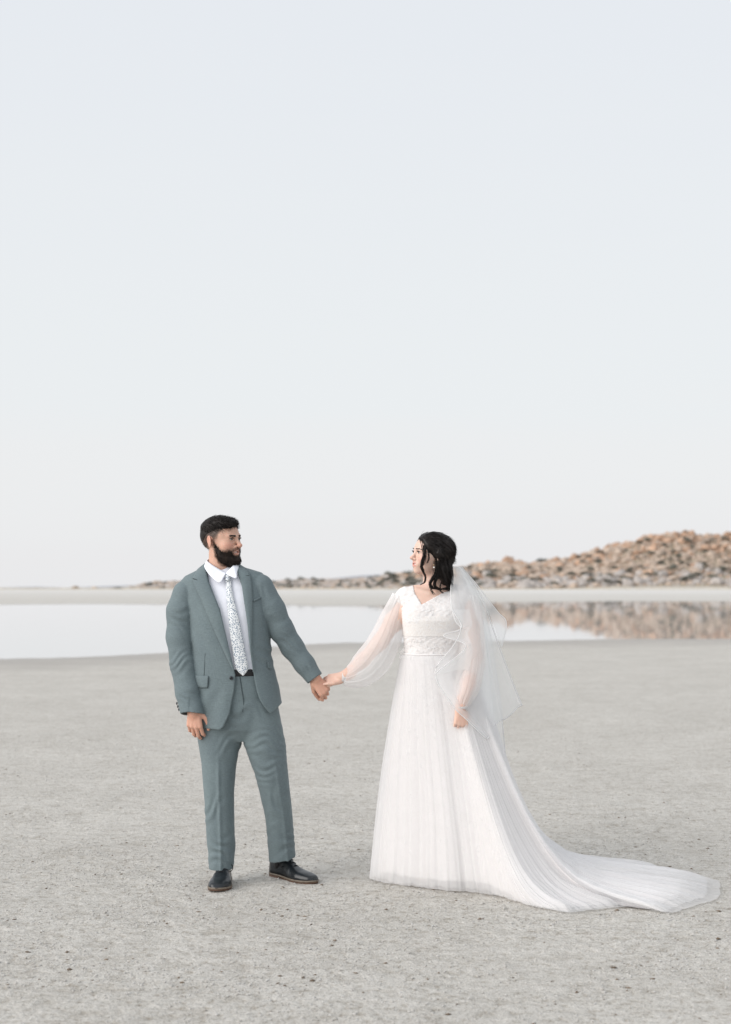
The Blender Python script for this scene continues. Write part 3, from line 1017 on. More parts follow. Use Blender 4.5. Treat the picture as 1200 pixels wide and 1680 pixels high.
# ------------------------------------------------------------------ the groom
def suit_mat(name, col):
    m, n, b = new_mat(name)
    tcd = n.nodes.new('ShaderNodeTexCoord')
    out = None
    for rot, sc_ in (((0, 0, 0), (900, 900, 60)), ((0, 0, 0), (60, 60, 900))):
        mpn = n.nodes.new('ShaderNodeMapping'); mpn.inputs['Scale'].default_value = sc_
        n.links.new(tcd.outputs['Object'], mpn.inputs[0])
        x = n.nodes.new('ShaderNodeTexNoise'); x.inputs['Scale'].default_value = 1.0; x.inputs['Detail'].default_value = 2
        n.links.new(mpn.outputs[0], x.inputs['Vector'])
        out = x.outputs[0] if out is None else math_(n, 'ADD', out, x.outputs[0])
    wv = math_(n, 'MULTIPLY', out, 0.5)
    r = ramp(n, wv, [(0.36, tuple(c * 0.82 for c in col)), (0.64, tuple(c * 1.18 for c in col))])
    t = noise(n, 7, 3, 0.5)
    r2 = ramp(n, t.outputs[0], [(0.3, (0.94, 0.94, 0.95)), (0.7, (1.05, 1.05, 1.04))])
    n.links.new(mixc(n, 1.0, r.outputs[0], r2.outputs[0], 'MULTIPLY'), b.inputs['Base Color'])
    b.inputs['Roughness'].default_value = 0.82
    b.inputs['Specular IOR Level'].default_value = 0.25
    b.inputs['Sheen Weight'].default_value = 0.12
    b.inputs['Sheen Roughness'].default_value = 0.4
    t3 = noise(n, 22, 3, 0.5, stretch=(1, 1, 0.6))
    b0 = bump(n, b, t3.outputs[0], 0.12, 0.012)
    bump(n, b, wv, 0.25, 0.001, b0)
    return m
M_SUIT = suit_mat('grey_green_wool', (0.142, 0.181, 0.193))
M_SUIT_DK = suit_mat('grey_green_wool_seam', (0.05, 0.065, 0.07))
M_SHIRT = simple('white_cotton', (0.80, 0.82, 0.89), 0.75, 0.02, 40, 0.25, 0.2, bscale=26, bdist=0.006)
M_BLACK = simple('black_belt_leather', (0.012, 0.012, 0.014), 0.5, 0.3, 60, 0.2)
M_LEATHER = simple('black_shoe_leather', (0.010, 0.013, 0.016), 0.28, 0.4, 25, 0.15, 0.5, bscale=60)
M_WELT = simple('pale_shoe_welt', (0.17, 0.14, 0.11), 0.7, 0.2, 60)
M_SOLE = simple('brown_shoe_sole', (0.10, 0.055, 0.035), 0.6, 0.3, 40)
M_HAIR_M = hair_mat('dark_brown_hair', (0.012, 0.009, 0.008), 0.5)
M_BEARD = hair_mat('dark_brown_beard', (0.020, 0.0135, 0.0105), 0.6)
M_BUTTON = simple('dark_button', (0.03, 0.035, 0.04), 0.35, 0.1, 50)

groom = empty('person', (float(PX(405)), DP, 0.0))
tag(groom, 'bearded person in grey suit and white patterned tie holding the bride\'s hand', 'person')
FR = Frame(P3(363.5, 887, 0.0), math.radians(58), math.radians(0), math.radians(-2), 1.0)

# ---- jacket
JROWS = [(921, 339, 391, .050, .030), (926, 336, 394, .060, .024), (931, 331, 402, .068, .020), (935, 324, 416, .075, .016), (939, 316, 429, .081, .012),
         (945, 304, 436, .090, .008), (953, 297, 438, .100, .004), (965, 299, 440, .112, 0), (985, 304, 441, .126, -.005),
         (1010, 310, 442, .137, -.010), (1040, 313, 444, .143, -.012), (1080, 316, 447, .146, -.014), (1110, 317, 454, .146, -.014),
         (1140, 321, 462, .146, -.014), (1170, 325, 467, .146, -.014), (1202, 328, 470, .146, -.014)]
jack = loft_px(JROWS, n=2.35)
F = Field(lin((PX(266), PX(535), .0034)), lin((DP - .20, DP + .18, .0038)), lin((PZ(1200), PZ(917), .0034)))
F.add(jack)
# sleeves
def chain(F, pts, k=0.02, pad=0.03):
    for (a, ra), (b_, rb) in zip(pts[:-1], pts[1:]):
        F.add(cap(a, b_, ra, rb), k, pad)
SL = Field(F.ax[0], F.ax[1], F.ax[2])
SLA = [(P3(305, 974, -.012), .066), (P3(297.5, 1003, -.020), .071), (P3(296.5, 1045, -.032), .0695), (P3(302, 1090, -.048), .067), (P3(309, 1135, -.085), .061), (P3(317, 1178, -.120), .0565)]
SLB = [(P3(427, 964, -.012), .068), (P3(446, 1000, -.022), .066), (P3(462, 1033, -.020), .0605), (P3(480, 1062, -.010), .056), (P3(500, 1090, -.020), .050), (P3(522, 1120, -.030), .0425)]
chain(SL, SLA); chain(SL, SLB)
# creases of the sleeves
def wr(x, y, z):
    w = 0
    ph = 2.2 * np.sin(37 * x + 21 * z + 1) + 1.6 * np.sin(29 * z - 33 * x)
    for (px, py, dirx, dirz, fr_, amp, rad) in ((300, 1010, .5, 1, 150, .0040, .07), (300, 1085, -.6, 1, 190, .0045, .055), (312, 1140, .6, 1, 170, .0030, .05),
                                                (455, 1010, -.9, .6, 160, .0035, .06), (475, 1055, .3, 1, 200, .0045, .05), (505, 1098, .8, 1, 170, .0030, .05), (432, 975, 1, .3, 120, .003, .05)):
        p = P3(px, py)
        r2 = ((x - p[0]) ** 2 + (z - p[2]) ** 2) / rad ** 2
        w = w + .65 * amp * np.sin(.75 * fr_ * (dirx * (x - p[0]) + dirz * (z - p[2])) + 25 * (y - DP) + ph) * np.exp(-r2)
    return w
SL.offset(wr, (np.array([-9, -9, -9]), np.array([9, 9, 9])))
big = (np.array([-9, -9, -9]), np.array([9, 9, 9]))
def lim(box_px, y0=-.25, y1=.25):
    a, b_, c, d = box_px
    return (np.array([PX(a), DP + y0, PZ(d)]), np.array([PX(b_), DP + y1, PZ(c)]))
# cuff ends cut square and hollow
da = unit(P3(317, 1178, -.120) - P3(309, 1135, -.085)); db = unit(P3(522, 1120, -.03) - P3(500, 1090, -.02))
ca = P3(316, 1171.5, -.114); cb = P3(516, 1114, -.028)
SL.cut(halfspace(ca, da + np.array([-.22, 0, 0]), lim((260, 345, 1140, 1215))))
SL.cut(halfspace(cb, db, lim((485, 540, 1085, 1150))))
SL.cut(cap(ca - da * .02, ca + da * .05, .050), 0); SL.cut(cap(cb - db * .02, cb + db * .05, .035), 0)
F.d = smin(F.d, SL.d, 0.003)
# hem, opening, front drape
F.cut(halfspace(P3(350, 1192.5), (.06, 0, -1), lim((316, 398, 1160, 1230))), .004)
hp = P3(446, 1166.5); hq = P3(464, 1153)
F.cut(halfspace(hp, np.array([-(hq - hp)[2], 0, (hq - hp)[0]]) * -1, lim((398, 480, 1130, 1230))), .004)
OPEN = [(347, 905), (339, 926), (347, 956), (366, 1000), (388, 1092), (391, 1104), (389, 1133), (382, 1166), (371, 1187), (362, 1196), (362, 1240),
        (452, 1240), (451, 1170), (444, 1164), (437, 1156), (430, 1144), (425, 1128), (421, 1110), (415, 1063), (409, 1017), (400, 963), (388, 928), (384, 905)]
F.cut(prism(OPEN, DP - .3, DP - .0), .004)
def drape(x, y, z):
    p = P3(384, 1106)
    u = np.arctan2(x - p[0], -(z - p[2]) + .12); w = .0028 * np.sin(17 * u + .6) * smoothstep(.03, .12, p[2] - z + 0 * x)
    q = P3(330, 1050); r2 = ((x - q[0]) ** 2 + (z - q[2]) ** 2) / .09 ** 2
    w = w + .0022 * np.sin(90 * (.8 * (x - q[0]) + .5 * (z - q[2]))) * np.exp(-r2)
    q = P3(440, 1075); r2 = ((x - q[0]) ** 2 + (z - q[2]) ** 2) / .07 ** 2
    return w + .0025 * np.sin(110 * (.5 * (x - q[0]) + (z - q[2]))) * np.exp(-r2)
F.offset(drape, lim((318, 470, 960, 1215)))
V, Q = F.mesh(2)
jacket = obj('jacket', V, Q, M_SUIT, groom)
jf = jack.front
# lapels
V, Q = ruled([(337, 924), (342, 940), (347, 956), (366, 1001), (379, 1052), (389.5, 1098)], [(325, 934), (319, 952), (321, 956), (341, 997), (361, 1040), (388, 1096)], 40, 9, jf, .007, .006)
lap = obj('lapel', V, Q, M_SUIT, jacket, solid=.005)
V, Q = ruled([(388, 926), (394, 945), (400.5, 963), (409.5, 1017), (415, 1063), (420, 1100)], [(400, 931), (412, 944), (416.5, 972), (417.5, 1017), (416.5, 1063), (420.5, 1100)], 40, 9, jf, .007, .005)
obj('lapel', V, Q, M_SUIT, jacket, solid=.005)
# notches of the lapels, pocket slits and seams: narrow dark folds standing on the cloth
def fold_line(name, pts, w, parent, lift=.0035, r=.0013, mat=None):
    p = spline(pts, 24); x = PX(p[:, 0]); z = PZ(p[:, 1])
    V, Q = tubes(np.stack([x, jf(x, z) - lift, z], 1)[None], r, r, 5)
    return obj(name, V, Q, mat or M_SUIT_DK, parent)
fold_line('notch', [(320, 949), (328, 952)], 1, jacket, .014, .0022)
fold_line('notch', [(404, 945), (411, 944)], 1, jacket, .013, .0016)
fold_line('dart_seam', [(342, 1070), (341, 1090), (340, 1106)], 1, jacket, .001, .0010)
V, Q = ruled([(324, 1106), (336, 1106), (347.5, 1106)], [(325, 1124), (336, 1125.5), (346, 1125)], 14, 8, jf, .006, .002)
obj('pocket_flap', V, Q, M_SUIT, jacket, solid=.004)
V, Q = ruled([(419, 984), (427, 980), (434, 976)], [(419.5, 987), (427, 983), (434.3, 979)], 14, 4, jf, .004, .001)
obj('breast_pocket', V, Q, M_SUIT, jacket, solid=.003)
V, Q = ruled([(441.5, 1083), (443.5, 1084), (446, 1085)], [(442, 1094), (444.5, 1095.5), (447.5, 1097)], 8, 6, jf, .006, .001)
obj('pocket_flap', V, Q, M_SUIT, jacket, solid=.004)
bx_ = float(PX(385)); bz_ = float(PZ(1109))
def disc_button(name, c, nrm, r, parent):
    nrm = unit(nrm); a = unit(np.cross(nrm, (0, 0.3, 1))); b_ = np.cross(nrm, a)
    th = np.linspace(0, 2 * np.pi, 18, endpoint=False)
    ring = np.cos(th)[:, None] * a + np.sin(th)[:, None] * b_
    prof = [(r * .55, .0045), (r * .8, .0048), (r, .003), (r, 0)]
    V = np.concatenate([[np.asarray(c) + nrm * .0035]] + [np.asarray(c) + ring * rr + nrm * hh for rr, hh in prof])
    tri = np.stack([np.zeros(18, int), 1 + np.arange(18), 1 + (np.arange(18) + 1) % 18], 1)
    return obj(name, V, [tri, grid_faces(4, 18, True) + 1], M_BUTTON, parent)
disc_button('button', (bx_, float(jf(bx_, bz_)) - .006, bz_), (0, -1, .1), .0095, jacket)
for i in range(3):
    q = P3(292.5 + i * 1.6, 1154 + i * 5.0, -.105)
    disc_button('cuff_button', q - np.array([.004, .0, 0]), (-.9, -.35, 0), .0070, jacket)

# ---- shirt
SR = [(r[0], r[1] + 3, r[2] - 3, r[3], r[4]) for r in JROWS if 921 <= r[0] <= 1090] + [(1099, 320, 449, .146, -.014)]
shirt_l = loft_px(SR, n=2.35, shrink=.014)
zs, cxs, cys, as_, bs_, nn_ = shirt_l.tab
zz = np.linspace(zs[0] + .0, zs[-1], 150); th = np.linspace(0, 2 * np.pi, 160, endpoint=False)
ZZ, TH = np.meshgrid(zz, th, indexing='ij')
sg = lambda v, p: np.sign(v) * np.abs(v) ** p
A_ = np.interp(ZZ, zs, as_); B_ = np.interp(ZZ, zs, bs_)
rip = 1 + .010 * fbm(TH * 9, ZZ * 9, 3, 81) + .008 * np.sin(TH * 40 + 10 * ZZ) * smoothstep(1.2, 1.05, ZZ)
X_ = np.interp(ZZ, zs, cxs) + A_ * sg(np.cos(TH), 2 / nn_) * rip; Y_ = np.interp(ZZ, zs, cys) + B_ * sg(np.sin(TH), 2 / nn_) * rip
shirt = obj('shirt', np.stack([X_, Y_, ZZ], -1).reshape(-1, 3), grid_faces(150, 160, True), M_SHIRT, groom)
sf = shirt_l.front
# placket and collar
V, Q = ruled([(374, 940.5, -.082), (360, 933, -.066), (347, 925, -.035), (340, 919, .005), (346, 914, .045), (363, 911, .062)],
             [(371.5, 945, -.100), (364.5, 956.5, -.122), (348, 944, -.100), (337.5, 930, -.040), (340, 925, .050), (363, 921, .080)], 60, 10, None, 0, .006)
obj('collar', V, Q, M_SHIRT, shirt, solid=.004)
V, Q = ruled([(374, 940.5, -.082), (380, 934, -.078), (385, 928, -.060), (388, 921, -.010), (380, 914, .045), (363, 911, .062)],
             [(377.5, 944, -.100), (391, 949, -.115), (391.5, 940, -.090), (392.5, 929, -.030), (386, 923, .050), (363, 921, .080)], 60, 10, None, 0, .005)
obj('collar', V, Q, M_SHIRT, shirt, solid=.004)

# ---- tie: white with small blue grey sprigs
m, n, b = new_mat('tie_print')
tcd = n.nodes.new('ShaderNodeTexCoord')
vor = n.nodes.new('ShaderNodeTexVoronoi'); vor.inputs['Scale'].default_value = 175; vor.inputs['Randomness'].default_value = 0.9
n.links.new(tcd.outputs['Object'], vor.inputs['Vector'])
t = noise(n, 260, 2, 0.5)
dd = math_(n, 'MULTIPLY_ADD', t.outputs[0], 0.5, vor.outputs['Distance'])
r = ramp(n, dd, [(0.60, (0.10, 0.17, 0.26)), (0.70, (0.78, 0.80, 0.81))])
n.links.new(r.outputs[0], b.inputs['Base Color']); b.inputs['Roughness'].default_value = 0.6
M_TIE = m
L_ = [(952, 373.8, 382.2), (965, 374.8, 383.8), (980, 376, 387), (1010, 379.5, 395), (1040, 383, 401.5), (1070, 387.5, 407), (1094, 392.5, 411), (1105, 403, 404)]
V, Q = ruled([(a[1], a[0]) for a in L_], [(a[2], a[0]) for a in L_], 70, 9, sf, .010, .005)
tie = obj('tie', V, Q, M_TIE, groom, solid=.004)
V, Q = ruled([(371, 941.5), (372.2, 946), (374, 952.5)], [(381.5, 941.5), (381.2, 946), (380.6, 952.5)], 12, 9, sf, .016, .012)
obj('knot', V, Q, M_TIE, tie, solid=.006)

# ---- belt
RB = [(r[0], r[1] + 3, r[2] - 3, r[3], r[4]) for r in JROWS]
bl = loft_px(RB, n=2.35, shrink=.012)
zs, cxs, cys, as_, bs_, nn_ = bl.tab
zz = np.array([PZ(1107), PZ(1106), PZ(1096), PZ(1095)]); dr_ = np.array([-.004, 0, 0, -.004])[:, None]
ZZ, TH = np.meshgrid(zz, th, indexing='ij')
X_ = np.interp(ZZ, zs, cxs) + (np.interp(ZZ, zs, as_) + dr_) * sg(np.cos(TH), 2 / nn_); Y_ = np.interp(ZZ, zs, cys) + (np.interp(ZZ, zs, bs_) + dr_) * sg(np.sin(TH), 2 / nn_)
obj('belt', np.stack([X_, Y_, ZZ], -1).reshape(-1, 3), grid_faces(4, 160, True), M_BLACK, groom)

# ---- trousers
F = Field(lin((PX(312), PX(494), .0036)), lin((DP - .17, DP + .24, .004)), lin((PZ(1428), PZ(1104), .0042)))
F.add(loft_px([(1104, 324, 447, .130, -.014), (1130, 326, 450, .130, -.012), (1165, 324, 454, .126, -.008), (1195, 323, 460, .114, 0), (1214, 345, 446, .085, .01)], n=2.4))
LEG_L = [(1150, 325, 402, .112, -.005), (1190, 321.5, 401, .104, -.005), (1220, 326, 396.5, .098, -.005), (1250, 331, 388.5, .090, -.005), (1300, 335, 384.5, .082, -.008),
         (1350, 338, 385, .078, -.005), (1385, 340.5, 386, .076, 0), (1405, 342, 385.5, .076, 0), (1428, 343.5, 382.5, .074, -.003)]
LEG_R = [(1150, 396, 455, .112, -.005), (1190, 397, 463, .106, -.012), (1220, 401, 469.5, .100, -.018), (1250, 411.5, 471.5, .092, -.015), (1270, 419, 473.5, .088, -.010), (1305, 427, 476.5, .080, .01),
         (1345, 435, 480, .074, .04), (1395, 438.5, 483, .070, .075), (1420, 440, 484.5, .069, .085)]
F.add(loft_px(LEG_L, n=2.1), .012); 
G2 = Field(*F.ax); G2.add(loft_px(LEG_R, n=2.1))
F.d = smin(F.d, G2.d, 0.012)
F.cut(halfspace(P3(462, 1409.5, .08), (0.19, .05, -1), lim((434, 494, 1385, 1436))))
F.cut(halfspace(P3(363, 1424, 0), (0, 0, -1), lim((330, 395, 1410, 1436))))
def tw(x, y, z):
    w = 0
    ph = 2.2 * np.sin(33 * x + 17 * z + 2) + 1.8 * np.sin(25 * z - 37 * x)
    for (px, py, dx, dz, fq, am, rx, rz) in ((440, 1222, .25, 1, 190, .0042, .07, .10), (432, 1262, .1, 1, 210, .0028, .05, .06), (385, 1225, -.7, 1, 120, .004, .06, .09),
                                          (365, 1392, .4, 1, 120, .0050, .08, .07), (352, 1330, -.9, .8, 80, .0035, .07, .10), (462, 1380, .2, 1, 130, .0035, .08, .07),
                                          (400, 1165, .8, 1, 90, .0040, .07, .08), (450, 1320, .9, .5, 80, .003, .07, .10)):
        p = P3(px, py)
        w = w + .85 * am * np.sin(ph + .8 * fq * (dx * (x - p[0]) + dz * (z - p[2])) + 30 * (y - DP)) * np.exp(-((x - p[0]) / rx) ** 2 - ((z - p[2]) / rz) ** 2)
    # pressed creases down the front of each leg
    fl = np.interp(z, PZ([1428, 1385, 1300, 1210]), PX([365.5, 365, 362.5, 361])); fr2 = np.interp(z, PZ([1420, 1345, 1270, 1210]), PX([473, 468, 458, 446]))
    low = smoothstep(PZ(1225), PZ(1275), z)
    front = (y < DP + .0)
    w = w - .0065 * np.exp(-((x - fl) / .009) ** 2) * low * front - .0045 * np.exp(-((x - fr2) / .009) ** 2) * low * (y < DP + .06)
    return w
F.offset(tw, big)
# fly seam
V, Q = F.mesh(2)
trousers = obj('trousers', V, Q, M_SUIT, groom)
p = spline([(398, 1107), (401.5, 1130), (404, 1150), (402, 1164)], 20)
tl = loft_px([(1104, 324, 447, .130, -.014), (1130, 326, 450, .130, -.012), (1165, 324, 454, .126, -.008), (1195, 323, 460, .114, 0)], n=2.4).front
x = PX(p[:, 0]); z = PZ(p[:, 1])
V, Q = tubes(np.stack([x, tl(x, z) - .0015, z], 1)[None], .0018, .0014, 5)
obj('fly_seam', V, Q, M_SUIT_DK, trousers)

# ---- shoes
def shoe(heel, toe, hw, side):
    heel = np.asarray(heel, float); toe = np.asarray(toe, float)
    d = unit(toe - heel); L = np.linalg.norm(toe - heel); s = np.array([d[1], -d[0], 0]); up = np.array([0, 0, 1.0])
    u = np.linspace(0, 1, 46)
    wid = np.interp(u, [0, .02, .08, .2, .4, .55, .68, .82, .92, .975, 1], [.15, .42, .62, .70, .70, .86, 1, .92, .70, .40, .10]) * hw
    cen = np.interp(u, [0, .3, .6, 1], [0, 0, .004, -.004]) * side
    hei = np.interp(u, [0, .03, .12, .25, .36, .44, .55, .68, .82, .94, 1], [.075, .120, .135, .135, .122, .098, .072, .057, .050, .040, .018])
    zb = np.interp(u, [0, .28, .34, .5, .8, 1], [.022, .022, .020, .017, .016, .020])
    th = np.linspace(0, np.pi, 15)
    V = []
    for i in range(46):
        c = heel + d * u[i] * L + s * cen[i]
        cs = np.sign(np.cos(th)) * np.abs(np.cos(th)) ** .62; sn = np.sin(th) ** (.75 if u[i] > .45 else .55)
        V.append(c + s * (wid[i] * cs)[:, None] * (1 - .25 * (sn * (hei[i] > .08))[:, None]) + up * (zb[i] + (hei[i] - zb[i]) * sn)[:, None])
    V = np.concatenate(V); Fq = grid_faces(46, 15)
    sh = obj('shoe', V, Fq if True else Fq, M_LEATHER, groom, solid=.003)
    def slab(name, z0, z1, grow, u0, u1, mat):
        k = np.where((u >= u0) & (u <= u1))[0]
        lo = []
        l_ = [heel + d * u[i] * L + s * (cen[i] + wid[i] + grow) for i in k]; r_ = [heel + d * u[i] * L + s * (cen[i] - wid[i] - grow) for i in k][::-1]
        loop = np.array(l_ + r_); m_ = len(loop)
        zb_k = np.concatenate([zb[k], zb[k][::-1]])
        a = loop.copy(); a[:, 2] = z0 if np.isscalar(z0) else z0(zb_k); c = loop.copy(); c[:, 2] = z1(zb_k) if callable(z1) else z1
        V = np.concatenate([a, c]); Fq = grid_faces(2, m_, True)
        return obj(name, V, [Fq, np.arange(m_)[None, ::-1], (m_ + np.arange(m_))[None]], mat, sh, smooth=False)
    slab('welt', lambda q: q - .006, lambda q: q + .002, .004, 0, 1, M_WELT)
    slab('sole', lambda q: q - .014, lambda q: q - .006, .002, .33, 1, M_SOLE)
    slab('heel_block', -.006, lambda q: q - .006, .001, 0, .31, M_SOLE)
    # tongue edge and laces
    for j in range(4):
        uu = .38 + j * .055; h = np.interp(uu, u, hei) + .003; w_ = .021
        c = heel + d * uu * L
        q = spline([c - s * w_ + up * (h - .007), c + up * (h + .002), c + s * w_ + up * (h - .007)], 9)
        Vv, Fv = tubes(q[None], .0024, .0024, 5); obj('lace', Vv, Fv, M_BLACK, sh)
    c = heel + d * .36 * L + up * (.100); e = s * side
    q = spline([c, c + e * .030 + up * .012, c + e * .052 - up * .010, c + e * .040 - up * .034, c + e * .014 - up * .020], 22)
    Vv, Fv = tubes(q[None], .0020, .0020, 5); obj('lace_bow', Vv, Fv, M_BLACK, sh)
    return sh
def sock(a, b_, r):
    V, Q = tubes(np.array([[a, (np.asarray(a) + b_) / 2, b_]]), r, r * 1.15, 16)
    return obj('sock', V, Q, M_BLACK, groom)
sock(np.array([-.710, 7.125, .05]), P3(363.5, 1395, .012), .031)
sock(np.array([-.436, 7.258, .05]), P3(461, 1380, .078), .031)
shoe((float(PX(368)) , 7.185, 0), (float(PX(364)) , 6.905, 0), .055, -1)
shoe((-.484, 7.305, 0), (-.246, 7.085, 0), .050, 1)

# ---- body: one skin from head to hands
xa = lin((PX(290), PX(325), .003), (PX(325), PX(402), .0026), (PX(402), PX(500), .010), (PX(500), PX(572), .0026))
F = Field(xa, lin((DP - .20, DP + .13, .0029), (DP + .13, DP + .2, .01)), lin((.04, PZ(1224), .02), (PZ(1224), PZ(1095), .0028), (PZ(1095), PZ(962), .012), (PZ(962), PZ(842), .0026)))
F.add(loft_px([(955, 320, 420, .07, .0), (1000, 322, 432, .095, -.01), (1060, 328, 435, .10, -.012), (1110, 334, 440, .105, -.01), (1190, 335, 455, .095, 0)]))
F.add(cap(P3(362, 968, .02), P3(363, 900, .012), .064, .060), .02)
F.add(cap(P3(330, 962, .01), P3(400, 962, .01), .045), .03)
chain(F, [(P3(305, 975), .045), (P3(300, 1075, -.035), .042), (P3(315, 1155, -.100), .030), (P3(319, 1172, -.115), .027)])
chain(F, [(P3(430, 968), .045), (P3(472, 1052, -.006), .038), (P3(507, 1100, -.022), .030), (P3(517, 1112, -.028), .026)])
chain(F, [(P3(358, 1180), .07), (P3(361, 1300), .055), (P3(364, 1400, .012), .026), (np.array([-.710, 7.125, .06]), .022)])
chain(F, [(P3(430, 1180), .07), (P3(452, 1290), .055), (P3(461, 1400, .085), .024), (np.array([-.436, 7.258, .06]), .022)])
head_shape(F, FR, True)
# hanging right hand: back of the hand towards the camera
hand_shape(F, P3(318.5, 1163, -.112), (.05, -.10, -1), (-.22, -1, .05), -1,
           [(.55, .75, .45), (.48, .68, .42), (.52, .72, .42), (.62, .8, .45)], [(.62, .62, .25), (.95, .28, .25), (1, -.05, .2)], 0.98, .10, .0265, 1.06)
# left hand closing round hers
tipsM = hand_shape(F, P3(516, 1113.5, -.028), (.62, -.05, -.72), (.35, -.93, .12), 1,
           [(.95, 1.1, .7), (1.0, 1.15, .7), (1.05, 1.15, .7), (1.1, 1.15, .7)], [(.75, .35, .65), (.9, .0, .6), (.9, -.1, .5)], 0.92, .08, .0265, 1.05)
def beard_region(x, y, z):
    zc = np.interp(y, [-.12, -.105, -.092, -.080, -.070, -.05, -.025, -.012, .004, .012], [-.0380, -.0385, -.0395, -.043, -.048, -.045, -.026, -.008, .022, .03])
    d = (z - zc) * .8
    yb = np.interp(z, [-.14, -.10, -.075, -.05, -.02, .03], [-.030, -.012, .000, .003, .000, -.004])
    d = smax(d, y - yb, .005)
    return smax(d, -ell((0, -.105, -.0595), (.0245, .035, .0130))(x, y, z), .003)
V, Q = F.mesh(1)
body = obj('body', V, Q, M_SKIN_M, groom)
l = FR.l(V)
skin = np.array([0.57, 0.36, 0.275]); c = np.tile(skin, (len(V), 1))
def blend(c, col, w): return c + (np.asarray(col) - c) * np.clip(w, 0, 1)[:, None]
g_ = lambda p, r: np.exp(-(((l - np.array(p)) / np.array(r)) ** 2).sum(1))
c = blend(c, (0.60, 0.26, 0.20), .55 * g_((.045, -.075, -.025), (.022, .03, .018)) + .55 * g_((-.045, -.075, -.025), (.022, .03, .018)) + .5 * g_((0, -.115, -.028), (.014, .02, .014)))
c = blend(c, (0.60, 0.26, 0.20), .5 * (g_((.08, .014, 0), (.012, .03, .035)) + g_((-.08, .014, 0), (.012, .03, .035))))
lip = (np.abs(l[:, 0]) < .026) & (l[:, 1] < -.080) & (l[:, 2] < -.0465) & (l[:, 2] > -.0765)
lipw = np.exp(-((np.abs(l[:, 2] + .0590) / .0125) ** 4)) * np.exp(-(l[:, 0] / .0225) ** 6) * (l[:, 1] < -.080)
c = blend(c, (0.46, 0.20, 0.165), .6 * lipw)
# cropped hair shading into the skin at the sides (clipper fade) and shaved cheek shadow
def fade_w(l):
    zmin = np.interp(l[:, 1], [-.10, -.06, -.044, -.030, -.010, .015, .03, .06, .12], [.072, .062, .040, .004, -.014, -.004, -.032, -.062, -.065])
    ins = (np.linalg.norm(l - np.array([0, .018, .028]), axis=1) < .125) & (np.abs(l[:, 0]) < .0775)
    ear = (((l[:, 1] - .014) / .021) ** 2 + ((l[:, 2] + .004) / .028) ** 2 < 1) & (np.abs(l[:, 0]) > .0735)
    return smoothstep(-.008, .036, l[:, 2] - zmin) * ins * ~ear
VB, QB = V, Q
c = blend(c, (0.035, 0.026, 0.021), fade_w(l) ** .8 * .93)
rgv = beard_region(l[:, 0], l[:, 1], l[:, 2]); nearh = (np.abs(l[:, 0]) < .08) & (np.abs(l[:, 1]) < .12) & (l[:, 2] > -.13)
c = blend(c, (0.11, 0.065, 0.046), smoothstep(.006, -.010, rgv) * nearh * .80)
hands = V[:, 2] < PZ(1090)
c[hands] = c[hands] * np.array([1.05, .95, .92])
colour_attr(body, c)
face_parts(FR, groom, body, (.05, -1, .0), True, M_HAIR_M)

# ---- hair: clippered sides, long swept top
F = Field(lin((FR.c[0] - .125, FR.c[0] + .125, .003)), lin((FR.c[1] - .13, FR.c[1] + .13, .003)), lin((FR.c[2] - .07, FR.c[2] + .135, .003)))
def capf(x, y, z):
    d = ell((0, 0.018, 0.028), (0.0755, 0.097, 0.086))(x, y, z)
    zm = np.interp(y, [-.10, -.06, -.042, -.02, .0, .03, .06, .12], [.074, .062, .048, .044, .044, .034, .004, -.01])
    th_ = .0012 + .0018 * smoothstep(0, .03, z - zm) + .010 * smoothstep(.045, .085, z)
    return np.maximum(d - th_, (zm - z) * .7)
capf.box = (np.array([-.1, -.1, -.06]), np.array([.1, .13, .13]))
F.add(FR.prim(capf))
F.add(FR.prim(ell((-.004, -.028, .092), (.056, .062, .022))), .018)
F.add(FR.prim(ell((-.008, -.064, .083), (.046, .032, .018))), .014)
F.add(FR.prim(cap((-.052, -.040, .066), (-.022, -.088, .074), .012, .008)), .012)
V, Q = F.mesh(1)
hair = obj('hair', V, Q, M_HAIR_M, groom)
pr, nr = surf_samples(V, Q, 5200, RNG)
lr = FR.l(pr); okk = lr[:, 2] > .045
pr, nr, lr = pr[okk], nr[okk], lr[okk]
fw = FR.R @ np.array([-.30, -1.0, -.05])
dirs = fw[None] + nr * .25
Ls = .024 * RNG.uniform(.6, 1.2, len(pr)) * (1 - .55 * smoothstep(-.05, -.085, lr[:, 1]))
V, Q = strands(pr - nr * .002, dirs, Ls, FR.R @ np.array([0.05, -.05, -.25]), 5, .0009, jitter=.26)
obj('hair_strands', V, Q, M_HAIR_M, hair)
# clippered sides
pr, nr = surf_samples(VB, QB, 60000, RNG); lr = FR.l(pr)
okk = RNG.random(len(pr)) < fade_w(lr) * .9
pr, nr = pr[okk], nr[okk]
V, Q = strands(pr - nr * .001, nr * .6 + np.array([0, 0, -.8]), .0045, (0, 0, -.2), 3, .0007, jitter=.3)
obj('clipped_hair', V, Q, M_HAIR_M, hair)

